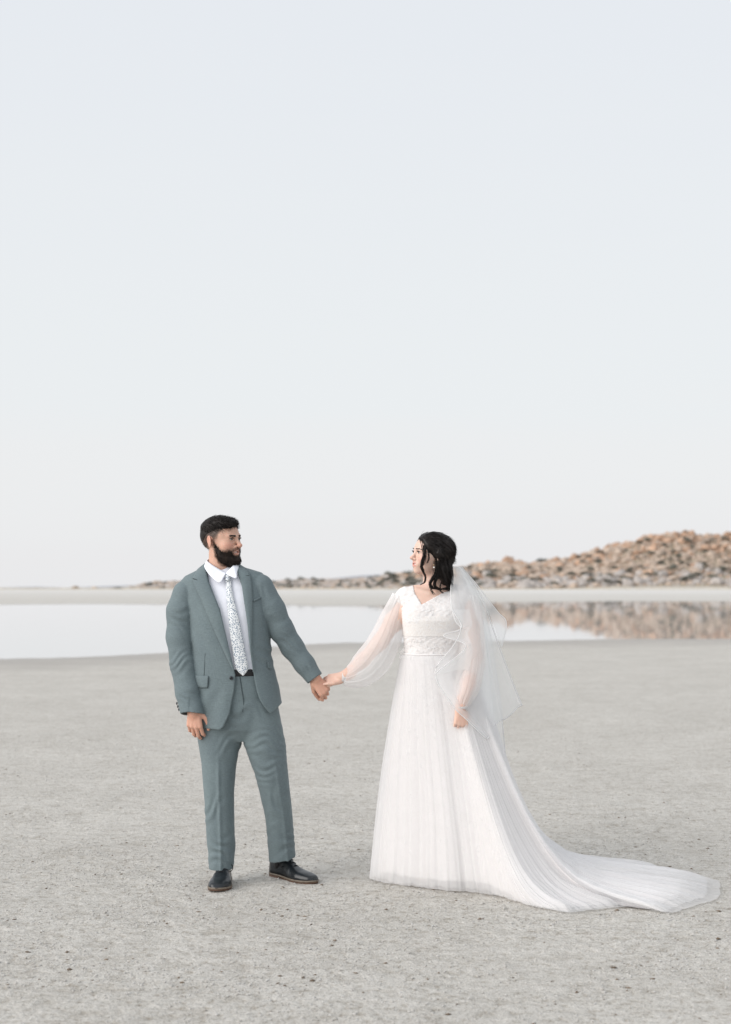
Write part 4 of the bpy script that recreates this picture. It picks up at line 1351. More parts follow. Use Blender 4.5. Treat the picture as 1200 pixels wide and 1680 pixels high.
# ---- beard
F = Field(lin((FR.c[0] - .12, FR.c[0] + .13, .003)), lin((FR.c[1] - .13, FR.c[1] + .1, .003)), lin((FR.c[2] - .145, FR.c[2] + .045, .003)))
head_shape(F, FR, True)
def beard_d(x, y, z):
    x, y, z = np.broadcast_arrays(x, y, z)
    L_ = FR.l(np.stack([x, y, z], -1).reshape(-1, 3)).reshape(x.shape + (3,))
    lx, ly, lz = L_[..., 0], L_[..., 1], L_[..., 2]
    reg = beard_region(lx, ly, lz)
    th_ = 0.0003 + .0055 * smoothstep(-.004, -.034, reg) + .009 * smoothstep(-.070, -.105, lz) * smoothstep(.01, -.05, ly)
    sol = smax(reg + .007, smax(np.where(ly < -.072, (lz + .050) * .8, -1.0), -ell((0, -.105, -.062), (.028, .035, .019))(lx, ly, lz), .004), .004)
    return smax(F.d - th_, sol, .003)
F.d = beard_d(F.ax[0][:, None, None], F.ax[1][None, :, None], F.ax[2][None, None, :])
V, Q = F.mesh(1)
beard = obj('beard', V, Q, M_BEARD, groom)
pr, nr = surf_samples(V, Q, 5200, RNG)
p2, n2 = surf_samples(VB, QB, 150000, RNG); l2 = FR.l(p2)
rg_ = beard_region(l2[:, 0], l2[:, 1], l2[:, 2])
okk = (rg_ < .007) & (l2[:, 2] > -.11) & (l2[:, 1] < .01) & (np.abs(l2[:, 0]) < .075) & (RNG.random(len(p2)) < .9 * smoothstep(.006, -.006, rg_))
pr = np.concatenate([pr, p2[okk]]); nr = np.concatenate([nr, n2[okk]])
V, Q = strands(pr - nr * .0015, nr * .55 + np.array([0, 0, -.7]) + (FR.R @ np.array([0, -.3, 0])), .0085, (0, 0, -.2), 4, .0007, jitter=.3)
obj('beard_hairs', V, Q, M_BEARD, beard)
# moustache and cheek stubble
# ------------------------------------------------------------------ the bride
def cloth_mat(name, col, alpha=1.0, lace=None, rough=0.8, translucent=0.35, band=False, thread=900):
    m, n, b = new_mat(name)
    n.nodes.remove(b)
    out = n.nodes['Material Output']
    df = n.nodes.new('ShaderNodeBsdfDiffuse'); tr = n.nodes.new('ShaderNodeBsdfTranslucent')
    ms = n.nodes.new('ShaderNodeMixShader'); ms.inputs[0].default_value = translucent
    n.links.new(df.outputs[0], ms.inputs[1]); n.links.new(tr.outputs[0], ms.inputs[2])
    csrc = None
    if lace is not None:
        tcd = n.nodes.new('ShaderNodeTexCoord')
        v = n.nodes.new('ShaderNodeTexVoronoi'); v.feature = 'DISTANCE_TO_EDGE'; v.inputs['Scale'].default_value = lace
        wn_ = noise(n, lace * 0.8, 3, 0.6)
        av = n.nodes.new('ShaderNodeMix'); av.data_type = 'VECTOR'; av.inputs[0].default_value = 0.06
        n.links.new(tcd.outputs['Object'], av.inputs[4]); n.links.new(wn_.outputs['Color'], av.inputs[5])
        n.links.new(av.outputs[1], v.inputs['Vector'])
        fine = noise(n, lace * 5, 2, 0.6)
        big_ = noise(n, lace * 0.35, 2, 0.5)
        hgt = math_(n, 'MULTIPLY', math_(n, 'SUBTRACT', 0.35, v.outputs['Distance']), math_(n, 'MULTIPLY_ADD', fine.outputs[0], 1.6, 0.2))
        r = ramp(n, hgt, [(0.10, tuple(c * q for c, q in zip(col, (0.95, 0.925, 0.91)))), (0.34, col)])
        csrc = r.outputs[0]
        bp = n.nodes.new('ShaderNodeBump'); bp.inputs['Strength'].default_value = 0.55; bp.inputs['Distance'].default_value = 0.004
        n.links.new(hgt, bp.inputs['Height'])
        n.links.new(bp.outputs[0], df.inputs['Normal'])
    else:
        t = noise(n, 24, 3, 0.5)
        r = ramp(n, t.outputs[0], [(0.3, tuple(c * .97 for c in col)), (0.7, col)]); csrc = r.outputs[0]
    n.links.new(csrc, df.inputs[0]); n.links.new(csrc, tr.inputs[0])
    if alpha < 1:
        tp = n.nodes.new('ShaderNodeBsdfTransparent')
        m2 = n.nodes.new('ShaderNodeMixShader')
        th_ = noise(n, thread or 6, 1, 0.5)
        f = math_(n, 'MULTIPLY_ADD', math_(n, 'SUBTRACT', th_.outputs[0], 0.5), 0.35 if thread else 0.15, alpha)
        f2 = n.nodes.new('ShaderNodeClamp'); n.links.new(f, f2.inputs[0])
        n.links.new(f2.outputs[0], m2.inputs[0])
        n.links.new(tp.outputs[0], m2.inputs[1]); n.links.new(ms.outputs[0], m2.inputs[2])
        n.links.new(m2.outputs[0], out.inputs[0])
    else:
        n.links.new(ms.outputs[0], out.inputs[0])
    return m
IV = (0.86, 0.85, 0.85)
M_LACE = cloth_mat('white_lace', (0.89, 0.88, 0.88), 1.0, 42, translucent=0.18)
M_BAND = cloth_mat('sheer_beaded_lace', (0.88, 0.86, 0.845), 1.0, 60, translucent=0.15)
M_LINING = cloth_mat('ivory_lining', (0.87, 0.845, 0.84), 1.0, 34, translucent=0.12)
M_TULLE = cloth_mat('white_tulle', (0.92, 0.915, 0.92), 0.50)
M_SLEEVE = cloth_mat('sheer_sleeve_tulle', (0.95, 0.95, 0.955), 0.50)
M_VEIL = cloth_mat('sheer_veil_tulle', (0.95, 0.96, 0.965), 0.47, translucent=0.5, thread=0)
M_TRIM = cloth_mat('white_satin_trim', (0.95, 0.95, 0.95), 1.0, translucent=0.5)
M_CUFF = cloth_mat('white_cuff', (0.86, 0.855, 0.86), 1.0)
M_HAIR_F = hair_mat('black_brown_hair', (0.012, 0.009, 0.008), 0.36)
M_PEARL = simple('pearl', (0.75, 0.73, 0.70), 0.2, 0.05, 50, spec=0.6)
M_GOLD = simple('gold', (0.75, 0.55, 0.28), 0.25, 0.1, 50, metal=1.0)

bride = empty('person', (float(PX(710)), DP, 0.0))
tag(bride, 'dark haired person in long white lace wedding dress with veil and train', 'person')
FB = Frame(P3(707, 910, 0.0), math.radians(-66), math.radians(-4), math.radians(3), 0.925)

# ---- body
BROWS = [(962, 684, 742, .045, .012), (967, 668, 757, .058, .010), (973, 657, 768, .070, .008), (983, 653, 771, .084, .002), (1000, 655, 768, .100, -.006),
         (1018, 658, 764, .106, -.012), (1040, 661, 760, .100, -.008), (1060, 664, 757, .096, -.004), (1080, 664, 757, .098, 0), (1110, 682, 739, .070, 0)]
torso = loft_px(BROWS, n=2.25, shrink=.006)
F = Field(lin((PX(520), PX(585), .0026), (PX(585), PX(655), .005), (PX(655), PX(738), .0026), (PX(738), PX(795), .0028)),
          lin((DP - .26, DP - .14, .0028), (DP - .14, DP + .12, .0028)),
          lin((.03, PZ(1200), .02), (PZ(1200), PZ(1095), .0028), (PZ(1095), PZ(1000), .005), (PZ(1000), PZ(872), .0026)))
F.add(torso)
for sx in (688, 731):
    F.add(ell(P3(sx, 1008, -.048), (.056, .048, .058)), .03)
F.add(cap(P3(711, 972, .018), P3(709, 925, .010), .050, .046), .024)
F.add(cap(P3(672, 974, .012), P3(752, 972, .012), .036), .03)
for q, e in ((P3(684, 968.5, -.030), P3(706, 972.5, -.052)), (P3(740, 967, -.030), P3(716, 972.5, -.052))):
    F.add(cap(q, e, .008, .007), .016)               # collar bones
ARM_R = [(P3(670, 988, .0), .043), (P3(646, 1020, -.004), .045), (P3(624, 1053, -.008), .038), (P3(595, 1084, -.018), .034), (P3(569, 1107, -.026), .0245), (P3(562, 1111, -.027), .0235)]
ARM_L = [(P3(758, 988, .0), .043), (P3(772, 1030, -.03), .045), (P3(778, 1078, -.07), .039), (P3(768, 1120, -.135), .034), (P3(757, 1158, -.185), .0245), (P3(756, 1164, -.190), .0235)]
chain(F, ARM_R, .02); chain(F, ARM_L, .02)
chain(F, [(P3(697, 1100), .06), (P3(694, 1300), .05), (P3(692, 1420, .02), .04), (P3(692, 1445, -.06), .03)])
chain(F, [(P3(724, 1100), .06), (P3(728, 1300), .05), (P3(730, 1420, .02), .04), (P3(730, 1445, -.06), .03)])
head_shape(F, FB, False)
# her right hand lies in his: thumb over the back of his hand, fingers behind the palm
hand_shape(F, P3(563, 1110, -.027), (-1, .16, -.30), (-.05, -.80, .55), -1,
           [(.25, .45, .35), (.25, .5, .4), (.3, .55, .4), (.35, .6, .4)], [(.86, .30, -.52), (.95, -.10, -.25), (.97, -.22, .10)], 0.86, .05, .0235, 1.0)
# her left hand half closed against the skirt
hand_shape(F, P3(756, 1163, -.190), (.03, -.06, -1), (.18, -1, .10), -1,
           [(.9, 1.3, .6), (.95, 1.35, .6), (1.0, 1.35, .6), (1.05, 1.3, .6)], [(.66, .50, .50), (.93, .20, .30), (1, -.02, .25)], 0.86, .06, .0235, 1.04)
V, Q = F.mesh(1)
bodyF = obj('body', V, Q, M_SKIN_F, bride)
l = FB.l(V)
c = np.tile(np.array([0.68, 0.49, 0.41]), (len(V), 1))
g_ = lambda p, r: np.exp(-(((l - np.array(p)) / np.array(r)) ** 2).sum(1))
c = blend(c, (0.68, 0.31, 0.25), .6 * g_((.045, -.072, -.026), (.024, .03, .02)) + .6 * g_((-.045, -.072, -.026), (.024, .03, .02)) + .4 * g_((0, -.115, -.026), (.012, .018, .012)))
lipw = np.exp(-((np.abs(l[:, 2] + .0590) / .0130) ** 4)) * np.exp(-(l[:, 0] / .0225) ** 6) * (l[:, 1] < -.080)
c = blend(c, (0.56, 0.20, 0.185), .7 * lipw)
lidw = g_((.031, -.09, .012), (.016, .02, .006)) + g_((-.031, -.09, .012), (.016, .02, .006))
c = blend(c, (0.34, 0.19, 0.14), .5 * lidw)
handsF = (V[:, 2] < PZ(1085)) & (np.abs(V[:, 1] - DP) > .0) & ((V[:, 0] < PX(580)) | (V[:, 1] < DP - .15))
c[handsF] = c[handsF] * np.array([1.0, .94, .915])
colour_attr(bodyF, c)
face_parts(FB, bride, bodyF, (-.05, -1, .05), False, M_HAIR_F)

# ---- bodice with sweetheart V neck
F = Field(lin((PX(644), PX(782), .0030)), lin((DP - .16, DP + .13, .0032)), lin((PZ(1082), PZ(955), .0030)))
bod = loft_px(BROWS, n=2.25)
F.add(bod)
for sx in (688, 731):
    F.add(ell(P3(sx, 1008, -.048), (.062, .054, .064)), .03)
F.add(cap(P3(666, 977, .006), P3(758, 975, .006), .045), .03)
F.cut(prism([(676, 940), (678, 960), (680, 972), (691, 991.5), (712, 980), (737, 966.5), (741, 955), (741, 940)], DP - .3, DP + .02), .003)
F.cut(prism([(686, 940), (690, 970), (735, 970), (740, 940)], DP - .3, DP + .10), .006)
def puck(x, y, z):
    return .0012 * np.sin(170 * x + 6 * np.sin(90 * z)) * np.sin(160 * z)
F.offset(puck, big)
V, Q = F.mesh(1)
bodice = obj('bodice', V, Q, M_LACE, bride)
# under-bust band of sheerer beaded lace
bz = np.linspace(PZ(1043), PZ(1010), 16); th = np.linspace(np.pi, 2 * np.pi, 90)
def torso_front(x, z):
    y = bod.front(x, z)
    for sx in (688, 731):
        cc_ = P3(sx, 1008, -.048); q = 1 - ((x - cc_[0]) / .062) ** 2 - ((z - cc_[2]) / .064) ** 2
        y = np.minimum(y, np.where(q > 0, cc_[1] - .054 * np.sqrt(np.clip(q, 0, 1)) + .0, y))
    return y
xx = PX(np.linspace(660, 757, 70)); XX, ZZ = np.meshgrid(xx, bz)
XX = XX; YY = torso_front(XX, ZZ) - .003 - .001 * np.sin(XX * 420) * np.sin(ZZ * 300)
obj('beaded_band', np.stack([XX, YY, ZZ], -1).reshape(-1, 3), grid_faces(16, 70), M_BAND, bodice)
# embroidered sprigs on the bodice and along the hip
sp_r = np.random.default_rng(5)
def sprigs(K, zone, front, parent, name, r=(.003, .006)):
    Vs, Fs, k = [], [], 0
    th_ = np.linspace(0, 2 * np.pi, 6, endpoint=False)
    for _ in range(K):
        px, py = zone()
        x0, z0 = float(PX(px)), float(PZ(py)); a = sp_r.uniform(0, 6.28)
        for t in range(5):
            aa = a + t * 1.257; rr = sp_r.uniform(*r)
            cx_, cz_ = x0 + math.cos(aa) * rr * 1.1, z0 + math.sin(aa) * rr * 1.1
            e1 = np.array([math.cos(aa), math.sin(aa)]) * rr; e2 = np.array([-math.sin(aa), math.cos(aa)]) * rr * .5
            px_ = cx_ + np.cos(th_) * e1[0] + np.sin(th_) * e2[0]; pz_ = cz_ + np.cos(th_) * e1[1] + np.sin(th_) * e2[1]
            y_ = front(px_, pz_) - (.0035 if name != 'x' else 0)
            Vs.append(np.vstack([[cx_, float(front(np.array([cx_]), np.array([cz_]))[0]) - .0042, cz_], np.stack([px_, y_, pz_], 1)]))
            Fs.append(np.stack([np.zeros(6, int), 1 + np.arange(6), 1 + (np.arange(6) + 1) % 6], 1) + k); k += 7
    return obj(name, np.concatenate(Vs), np.concatenate(Fs), M_LACE, parent)
def zb():
    while True:
        px, py = sp_r.uniform(656, 766), sp_r.uniform(972, 1078)
        if 1008 < py < 1046 and sp_r.random() < .5: continue
        if py < 994 and 676 < px < 742 and py < 994 - abs(px - 691) * .55: continue
        return px, py
o = sprigs(190, zb, torso_front, bodice, 'lace_flowers'); o['kind'] = 'stuff'

# ---- skirt and train
ZW = float(PZ(1074))
HEM = [(609, 1445, 180), (624, 1450, 195), (650, 1455, 212), (680, 1459, 230), (710, 1462, 246), (745, 1466, 262), (772, 1467, 274), (800, 1470, 284), (830, 1477, 292),
       (860, 1485, 298), (895, 1495, 304), (930, 1500, 308), (970, 1496, 313), (1010, 1492, 318), (1050, 1491, 323), (1078, 1497, 328), (1101, 1502, 333), (1120, 1495, 338),
       (1145, 1488, 344), (1171, 1480, 352), (1177, 1462, 358), (1166, 1447, 364)]
hem = []
for px, py, ang in HEM:
    D = row_dist(py); hem.append(((px - 600) * D / FPX, D, ang))
for px, D, ang in ((1080, 7.34, 371), (990, 7.44, 379), (900, 7.50, 389), (830, 7.52, 405), (760, 7.52, 430), (690, 7.48, 460), (645, 7.40, 492), (618, 7.29, 520)):
    hem.append(((px - 600) * D / FPX, D, ang))
hem.append((hem[0][0], hem[0][1], 540))
hem = np.array(hem)
seg = np.concatenate([[0], np.cumsum(np.hypot(np.diff(hem[:, 0]), np.diff(hem[:, 1])) + .03)]); seg /= seg[-1]
NC, NR = 900, 96
tt = np.linspace(0, 1, NC, endpoint=False)
kk = np.interp(tt, seg, np.arange(len(hem)))
hs = spline(hem, 40 * (len(hem) - 1) + 1)
def at_k(col): return np.interp(kk, np.linspace(0, len(hem) - 1, len(hs)), hs[:, col])
HX, HY, HA = at_k(0), at_k(1), np.radians(at_k(2))
VT = np.array([0, .12, .24, .36, .48, .58, .67, .75, .82, .89, .95, 1.0])
ST = np.array([0, .085, .135, .170, .205, .255, .32, .40, .52, .69, .86, 1.0])
ZT = np.array([ZW, .93, .76, .60, .455, .335, .23, .15, .098, .066, .042, .008])
tx_, ty_ = np.gradient(np.concatenate([HX[-20:], HX, HX[:20]])), np.gradient(np.concatenate([HY[-20:], HY, HY[:20]]))
ker = np.hanning(33); ker /= ker.sum()
tx_ = np.convolve(tx_, ker, 'same')[20:-20]; ty_ = np.convolve(ty_, ker, 'same')[20:-20]
tl_ = np.hypot(tx_, ty_); HNX, HNY = ty_ / tl_, -tx_ / tl_          # outward normal of the hem line in plan
def skirt(seed, grow, amp, hem_lift=0.0, v0=0.0, v1=1.0, rows=NR, folds=1.0):
    v = np.linspace(v0, v1, rows)[:, None]
    cx_, cy_ = float(PX(710.5)), DP
    gw = max(grow, 0) + .003
    wx, wy = cx_ + (.140 + gw) * np.cos(HA), cy_ + (.100 + gw) * np.sin(HA)
    dx, dy = HX - cx_, HY - cy_
    R = np.hypot(dx, dy)
    w = smoothstep(.32, 1.05, R)[None, :]
    cv = w * (.20 + .80 * smoothstep(math.radians(310), math.radians(366), HA))[None, :]
    s = v * (1 - cv) + np.interp(v, VT, ST) * cv
    z = ZW * (1 - v) ** (1 + 1.0 * w) * (1 - cv) + np.interp(v, VT, ZT) * cv
    ease = s + .10 * np.sin(np.pi * s) * (1 - w)
    x = wx * (1 - ease) + (HX + grow * HNX) * ease; y = wy * (1 - ease) + (HY + grow * HNY) * ease
    T = tt[None, :]
    wob = .35 * np.sin(9 * v + 5 * np.sin(2 * np.pi * T * 3))
    pl = 0
    for fq, a, ph in ((17, .55, 0), (37, .50, 1.7), (71, .34, 4.1), (127, .22, .6), (211, .14, 2.2)):
        pl = pl + a * np.sin(2 * np.pi * T * fq + ph + seed + wob * (1 + fq * .01) + .7 * vnoise(T * 40, v * 3, int(seed * 7) + fq))
    pl = pl * (.35 + 1.1 * vnoise(T * 17 + seed, v * 1.5, 77)) + .5 * (vnoise(T * 60, v * 1.2, 78 + int(seed)) - .5)
    am = amp * (.18 + .82 * v ** .8) * (1 - .55 * w)
    nx_, ny_ = dx / R * (1 - v) + HNX * v, dy / R * (1 - v) + HNY * v
    x = x + nx_ * am * pl; y = y + ny_ * am * pl
    # on the floor the cloth lies in shallow folds along the train
    lay = smoothstep(.55, .85, v) * w
    z = z + lay * folds * (.020 * (pl * .5 + .5) + .035 * (fbm(x * 2.3, y * 6.5, 3, int(seed) + 3) + .15)) * (1 - smoothstep(.95, 1.0, v) * .7)
    rag = vnoise(T * 160, 0 * v, int(seed * 3) + 9) - .5
    z = z + hem_lift * (v ** 6) * (1 - w) + .012 * rag * v ** 8 * (1 - w)
    if grow < 0: z = z - .022 * w - .016 * v
    gz = ground_h(x, y)
    z = np.maximum(z, gz + .004 + .002 * seed)
    return np.stack([x, y, z], -1).reshape(-1, 3), grid_faces(rows, NC, True)[:, ::-1]
V, Q = skirt(1.0, -.030, .003, .022, 0, .955, folds=.4)
sk = obj('skirt', V, Q, M_LINING, bride)
V, Q = skirt(2.3, .002, .0055, .010, 0, .985)
obj('tulle_layer', V, Q, M_TULLE, sk)
V, Q = skirt(3.1, .014, .0075, .0)
obj('tulle_layer', V, Q, M_TULLE, sk)
VS = V.reshape(NR, NC, 3)
cols = np.where((HA > math.radians(222)) & (HA < math.radians(300)))[0]
Vs, Fs, k = [], [], 0
th6 = np.linspace(0, 2 * np.pi, 6, endpoint=False)
for _ in range(210):
    i = int(sp_r.uniform(2, NR * (.25 + .72 * sp_r.random() ** 1.2))); cc_ = cols[int(np.clip(sp_r.normal(.46, .22), 0, .999) * len(cols))]
    p = VS[min(i, NR - 3), cc_]; a = sp_r.uniform(0, 6.28); rr = sp_r.uniform(.003, .006)
    for t in range(5):
        aa = a + t * 1.257
        c_ = p + np.array([math.cos(aa), 0, math.sin(aa)]) * rr * 1.2 + np.array([0, -.0012, 0])
        e1 = np.array([math.cos(aa), 0, math.sin(aa)]) * rr; e2 = np.array([-math.sin(aa), 0, math.cos(aa)]) * rr * .5
        Vs.append(np.vstack([c_ - np.array([0, .0010, 0]), c_ + np.cos(th6)[:, None] * e1 + np.sin(th6)[:, None] * e2]))
        Fs.append(np.stack([np.zeros(6, int), 1 + np.arange(6), 1 + (np.arange(6) + 1) % 6], 1) + k); k += 7
o = obj('lace_flowers', np.concatenate(Vs), np.concatenate(Fs), M_TULLE, sk); o['kind'] = 'stuff'
# waist seam covering the join
thw = np.linspace(0, 2 * np.pi, 120, endpoint=False)
wr_ = np.stack([PX(710.5) + .146 * np.cos(thw), DP + .105 * np.sin(thw), np.full(120, ZW + .004)], 1)
wr_ = np.vstack([wr_, wr_[:1]])
V, Q = tubes(wr_[None], .005, .005, 6); obj('waist_seam', V, Q, M_LACE, bodice)

# ---- sleeves
def sleeve(path, rad, flat, seed, cuff_r):
    P = spline(path, 70); R = np.interp(np.linspace(0, 1, 70), np.linspace(0, 1, len(rad)), rad)
    R = np.convolve(np.pad(R, 4, mode='edge'), np.ones(9) / 9, 'valid')
    T = np.gradient(P, axis=0); T /= np.linalg.norm(T, axis=1)[:, None]
    A = np.cross(T, np.array([0, 1.0, 0])); A /= np.linalg.norm(A, axis=1)[:, None]
    B = np.cross(T, A)
    m_ = 140; th_ = np.linspace(0, 2 * np.pi, m_, endpoint=False)
    s_ = np.linspace(0, 1, 70)[:, None]
    pl = .45 * np.sin(13 * th_ + seed) + .35 * np.sin(22 * th_ + 2 * seed + 3 * s_) + .3 * np.sin(37 * th_ + seed * 5)
    env = .022 + .10 * np.exp(-((s_ - 1) / .15) ** 2) + .05 * np.exp(-(s_ / .10) ** 2)
    rr = R[:, None] * (1 + pl * env + .10 * fbm(th_[None, :] * 1.6, s_ * 5, 3, int(seed) + 60))
    V = P[:, None, :] + (rr * np.cos(th_))[..., None] * A[:, None, :] + (rr * flat * np.sin(th_))[..., None] * B[:, None, :]
    o = obj('sleeve', V.reshape(-1, 3), grid_faces(70, m_, True), M_SLEEVE, bride)
    e, t = P[-1], T[-1]
    prof = np.array([[e - t * .012, e - t * .001, e + t * .009]])
    Vc, Fc = tubes(prof, cuff_r, cuff_r, 28); obj('cuff', Vc, Fc[:1], M_CUFF, o, solid=.004)
    # gathered seams that catch the light
    lines = []
    for k_ in range(0, m_, 9):
        lines.append(V[38:, k_] if k_ % 2 else V[:26, k_][::1])
    for q in lines:
        Vl, Fl = tubes(q[None], .0007, .0011, 3)
    return o
sleeve([P3(659, 978, 0), P3(646, 1012, .0), P3(633, 1048, -.004), P3(615, 1080, -.012), P3(594, 1101, -.020), P3(574, 1110.5, -.025), P3(564, 1110.5, -.027)],
       [.044, .064, .080, .090, .082, .052, .027], .85, 1.3, .0265)
sleeve([P3(766, 980, 0), P3(771, 1010, -.015), P3(774, 1050, -.045), P3(774, 1090, -.090), P3(767, 1125, -.138), P3(759, 1150, -.175), P3(757, 1162, -.189)],
       [.048, .060, .064, .066, .064, .046, .027], .9, 2.9, .0265)

# ---- hair
F = Field(lin((FB.c[0] - .12, FB.c[0] + .14, .003)), lin((FB.c[1] - .13, FB.c[1] + .14, .003)), lin((PZ(972), PZ(872), .003)))
head_shape(F, FB, False)
def hcap(x, y, z):
    x, y, z = np.broadcast_arrays(x, y, z)
    L_ = FB.l(np.stack([x, y, z], -1).reshape(-1, 3)).reshape(x.shape + (3,))
    lx, ly, lz = L_[..., 0], L_[..., 1], L_[..., 2]
    near = smoothstep(-.02, .02, lx)
    zf = np.interp(ly, [-.10, -.085, -.075, -.066, -.05, -.03, -.01, .01, .03, .06, .12], [.088, .078, .066, .036, .014, .000, -.014, -.024, -.04, -.06, -.07])
    zr_ = np.interp(ly, [-.10, -.085, -.075, -.066, -.05, -.03, -.01, .01, .03, .06, .12], [.092, .086, .080, .072, .056, .036, .014, -.010, -.04, -.06, -.07])
    zm = zf * near + zr_ * (1 - near)
    th_ = (.002 + .009 * smoothstep(0, .03, lz - zm)) * FB.sc
    return smax(F.d - th_, (zm - lz) * .7, .006)
F.d = hcap(F.ax[0][:, None, None], F.ax[1][None, :, None], F.ax[2][None, None, :]).astype(np.float32)
F.add(FB.prim(ell((.076, .006, .012), (.014, .030, .026))), .012)       # swept over the ear
F.add(FB.prim(ell((.010, .075, .030), (.066, .055, .066))), .03)         # fuller crown at the back
F.add(FB.prim(ell((.012, .092, -.022), (.052, .040, .040))), .02)       # the gathered knot
# hanging length behind the ear
F.add(cap(P3(728, 935, -.045), P3(731, 953, -.055), .034, .024), .025)
F.add(cap(P3(722, 925, -.050), P3(720, 945, -.066), .022, .012), .02)
V, Q = F.mesh(1)
hairF = obj('hair', V, Q, M_HAIR_F, bride)
hr = np.random.default_rng(21)
def lock(guide, K, spread, r=.0011, n=26, curl=.0, tip=.4, jit=.004):
    """bundle of strands along a guide of 3-D points"""
    G = spline(guide, n); s = np.linspace(0, 1, n)
    paths = []
    for _ in range(K):
        o0 = hr.normal(size=3) * spread; o1 = hr.normal(size=3) * spread * tip
        ph = hr.uniform(0, 6.28); f = hr.uniform(1.5, 3)
        wv = np.stack([np.sin(f * 6.28 * s + ph), np.cos(f * 6.28 * s + ph), .3 * np.sin(f * 6.28 * s + ph)], 1) * (s ** 1.2)[:, None] * jit
        paths.append(G + o0 * (1 - s)[:, None] + o1 * s[:, None] + wv)
    return np.array(paths)
allp = []
# swept-back strands over the cap
pr, nr = surf_samples(V, Q, 3600, hr); lr = FB.l(pr)
okk = (lr[:, 2] > -.03)
pr, nr, lr = pr[okk], nr[okk], lr[okk]
back = (FB.w(np.array([[0.01, .10, -.015]])) - pr); back /= np.linalg.norm(back, axis=1)[:, None]
tang = back - nr * (back * nr).sum(1)[:, None]; tang /= np.linalg.norm(tang, axis=1)[:, None] + 1e-9
Vs, Fs = strands(pr - nr * .0012, tang + nr * .06, .040, -nr * .18, 6, .0011, hr, .09)
obj('swept_strands', Vs, Fs, M_HAIR_F, hairF)
LOCKS = [
 ([(721, 918, -.062), (722, 935, -.072), (727, 948, -.074), (732, 958, -.074), (739, 965, -.070)], 60, .007),
 ([(726, 918, -.055), (730, 936, -.070), (735, 950, -.072), (740, 960, -.068), (737, 968, -.062)], 70, .008),
 ([(731, 920, -.045), (736, 938, -.058), (739, 952, -.058), (738, 963, -.056), (730, 966, -.058)], 70, .008),
 ([(718, 922, -.062), (716, 938, -.074), (710, 950, -.080), (706, 957, -.083), (709, 964, -.084), (717, 966, -.082)], 46, .0045),
 ([(720, 925, -.062), (720, 942, -.076), (714, 954, -.082), (714, 962, -.084), (722, 967, -.082), (730, 965, -.078)], 46, .005),
 ([(738, 925, -.03), (741, 942, -.042), (741, 955, -.045), (738, 966, -.045)], 60, .007),
 ([(714, 940, -.078), (706, 955, -.088), (708, 968, -.092), (714, 976, -.094)], 8, .0015),
 ([(724, 955, -.080), (722, 966, -.088), (727, 974, -.092)], 8, .0015),
]
for g, K_, sp_ in LOCKS:
    allp.append(lock([P3(*q) for q in g], int(K_ * 1.8), sp_ * 1.15, jit=.006))
Vs, Fs = tubes(np.concatenate(allp), 0, 0, 3, taper=lambda s: .00085 * (1 - .75 * s ** 3))
obj('hanging_locks', Vs, Fs, M_HAIR_F, hairF)
# loose face-framing lock in front of the cheek
FL = [([(693, 883, -.030), (695, 895, -.062), (697, 910, -.082), (694, 923, -.090), (692, 930, -.092), (695, 938, -.090)], 44, .0042),
      ([(697, 890, -.060), (698, 905, -.083), (692, 922, -.092), (693, 934, -.093), (698, 945, -.090), (697, 955, -.088), (691, 959, -.090)], 22, .0026),
      ([(701, 893, -.068), (703, 905, -.082), (704, 916, -.088), (701, 924, -.091)], 12, .0016)]
allp = [lock([P3(*q) for q in g], int(K_ * 1.7), sp_ * 1.2, jit=.005) for g, K_, sp_ in FL]
Vs, Fs = tubes(np.concatenate(allp), 0, 0, 3, taper=lambda s: .0008 * (1 - .7 * s ** 3))
obj('face_lock', Vs, Fs, M_HAIR_F, hairF)
# ear drop
ec = P3(712, 929.5, -.088)
Vs, Fs = uvsphere(ec + np.array([0, 0, .008]), .0028, 8); er = obj('earring', Vs, Fs, M_GOLD, bride)
Vs, Fs = uvsphere(ec + np.array([.001, 0, -.004]), .0042, 10); obj('pearl', Vs, Fs, M_PEARL, er)
# ring on his/her joined hands stays on her thumb side: small bright nail glint left to the light

# ---- veil: sheets of tulle gathered at the comb
def sheet(name, left, right, nfold, amp, seed, rows=80, cols=120, trim=(1, 1, 1), parent=None):
    Lp = spline([P3(*q) for q in left], rows); Rp = spline([P3(*q) for q in right], rows)
    t = np.linspace(0, 1, cols)[None, :, None]; s = np.linspace(0, 1, rows)[:, None]
    G = Lp[:, None, :] * (1 - t) + Rp[:, None, :] * t
    T = t[..., 0]
    ph = seed + 1.0 * vnoise(T * 3, s * 2, int(seed * 10))
    f = .6 * np.sin(2 * np.pi * nfold * T + ph) + .22 * np.sin(2 * np.pi * nfold * 1.9 * T + 2 * ph)
    a = amp * (.15 + .85 * s ** .7) * np.sin(np.pi * np.clip(T, .0, 1)) ** .35
    G[..., 1] += a * f
    G[..., 0] += .12 * a * np.cos(2 * np.pi * nfold * T + ph)
    bot = .006 * np.sin(2 * np.pi * nfold * T + ph + 1) * s ** 6
    G[..., 2] += bot
    o = obj(name, G.reshape(-1, 3), grid_faces(rows, cols), M_VEIL, parent)
    edges = []
    if trim[0]: edges.append(G[:, 0])
    if trim[1]: edges.append(G[:, -1])
    if trim[2]: edges.append(G[-1])
    for e in edges:
        n_ = 140
        q = np.stack([np.interp(np.linspace(0, 1, n_), np.linspace(0, 1, len(e)), e[:, i]) for i in range(3)], 1)
        Ve, Fe = tubes(q[None], .0021, .0021, 4); obj('trim', Ve, Fe, M_TRIM, o)
    return o
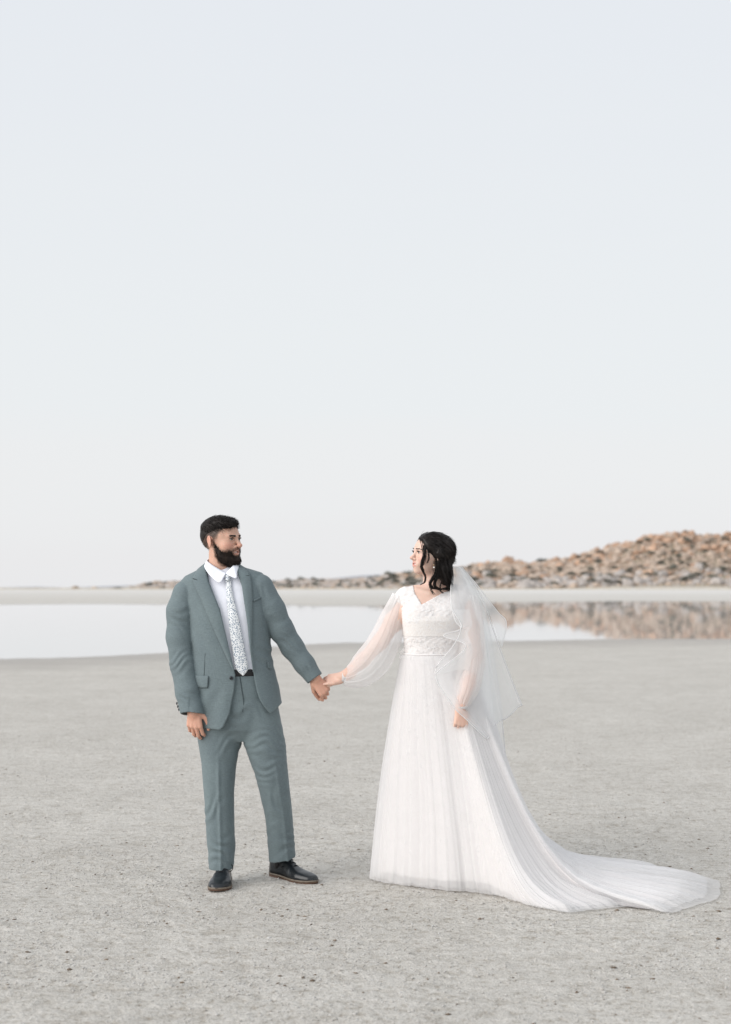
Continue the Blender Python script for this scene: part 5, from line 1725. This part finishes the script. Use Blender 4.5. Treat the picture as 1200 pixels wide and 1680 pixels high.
veil = sheet('veil', [(745, 930, .02), (756, 960, .06), (770, 1010, .09), (777, 1080, .10), (780, 1150, .08), (782, 1210, .05), (785, 1258, .03)],
             [(758, 931, .05), (784, 975, .10), (802, 1030, .13), (813, 1090, .15), (821, 1150, .16), (827, 1210, .17), (831, 1258, .17)], 3, .022, .4, trim=(0, 1, 1), parent=bride)
sheet('veil_layer', [(747, 929, .0), (764, 965, .02), (780, 1020, .04), (788, 1090, .05), (790, 1150, .05), (790, 1208, .04)],
      [(760, 932, .06), (790, 978, .11), (811, 1036, .15), (827, 1080, .17), (843, 1122, .19), (857, 1157, .20)], 2, .020, 1.7, trim=(0, 1, 1), parent=veil)
sheet('veil_layer', [(748, 929, .01), (768, 962, .05), (784, 1020, .07), (789, 1090, .09), (793, 1160, .09), (796, 1230, .08)],
      [(757, 931, .04), (779, 968, .09), (797, 1030, .11), (806, 1090, .13), (812, 1160, .14), (816, 1236, .14)], 2, .014, 6.3, trim=(0, 0, 0), parent=veil)
sheet('veil_layer', [(744, 929, -.03), (740, 965, -.085), (741, 995, -.13), (748, 1020, -.155), (756, 1032, -.165), (745, 1058, -.19), (714, 1104, -.215), (742, 1156, -.235), (768, 1182, -.225), (798, 1210, -.18)],
      [(756, 930, .01), (776, 968, -.02), (788, 1005, -.05), (794, 1030, -.07), (798, 1060, -.08), (801, 1090, -.10), (806, 1130, -.11), (810, 1160, -.11), (812, 1190, -.11), (815, 1214, -.10)], 2, .010, 3.3, trim=(1, 0, 1), parent=veil)
sheet('veil_layer', [(752, 929, .03), (775, 960, .07), (793, 990, .10), (806, 1015, .12), (815, 1040, .13), (822, 1062, .14)],
      [(758, 930, .05), (785, 962, .12), (803, 986, .16), (818, 1005, .19), (831, 1022, .21), (824, 1062, .17)], 1, .006, 5.1, trim=(0, 1, 0), parent=veil)
# cascading folded edge in front of the shoulder: a narrow strip that doubles back on itself
sheet('veil_layer', [(742, 1000, -.14), (757, 1030, -.165), (728, 1043, -.18), (764, 1061, -.195), (714, 1104, -.225)],
      [(770, 1000, -.10), (775, 1024, -.13), (768, 1040, -.15), (776, 1064, -.16), (770, 1100, -.17)], 1, .004, 2.2, trim=(1, 0, 0), parent=veil)
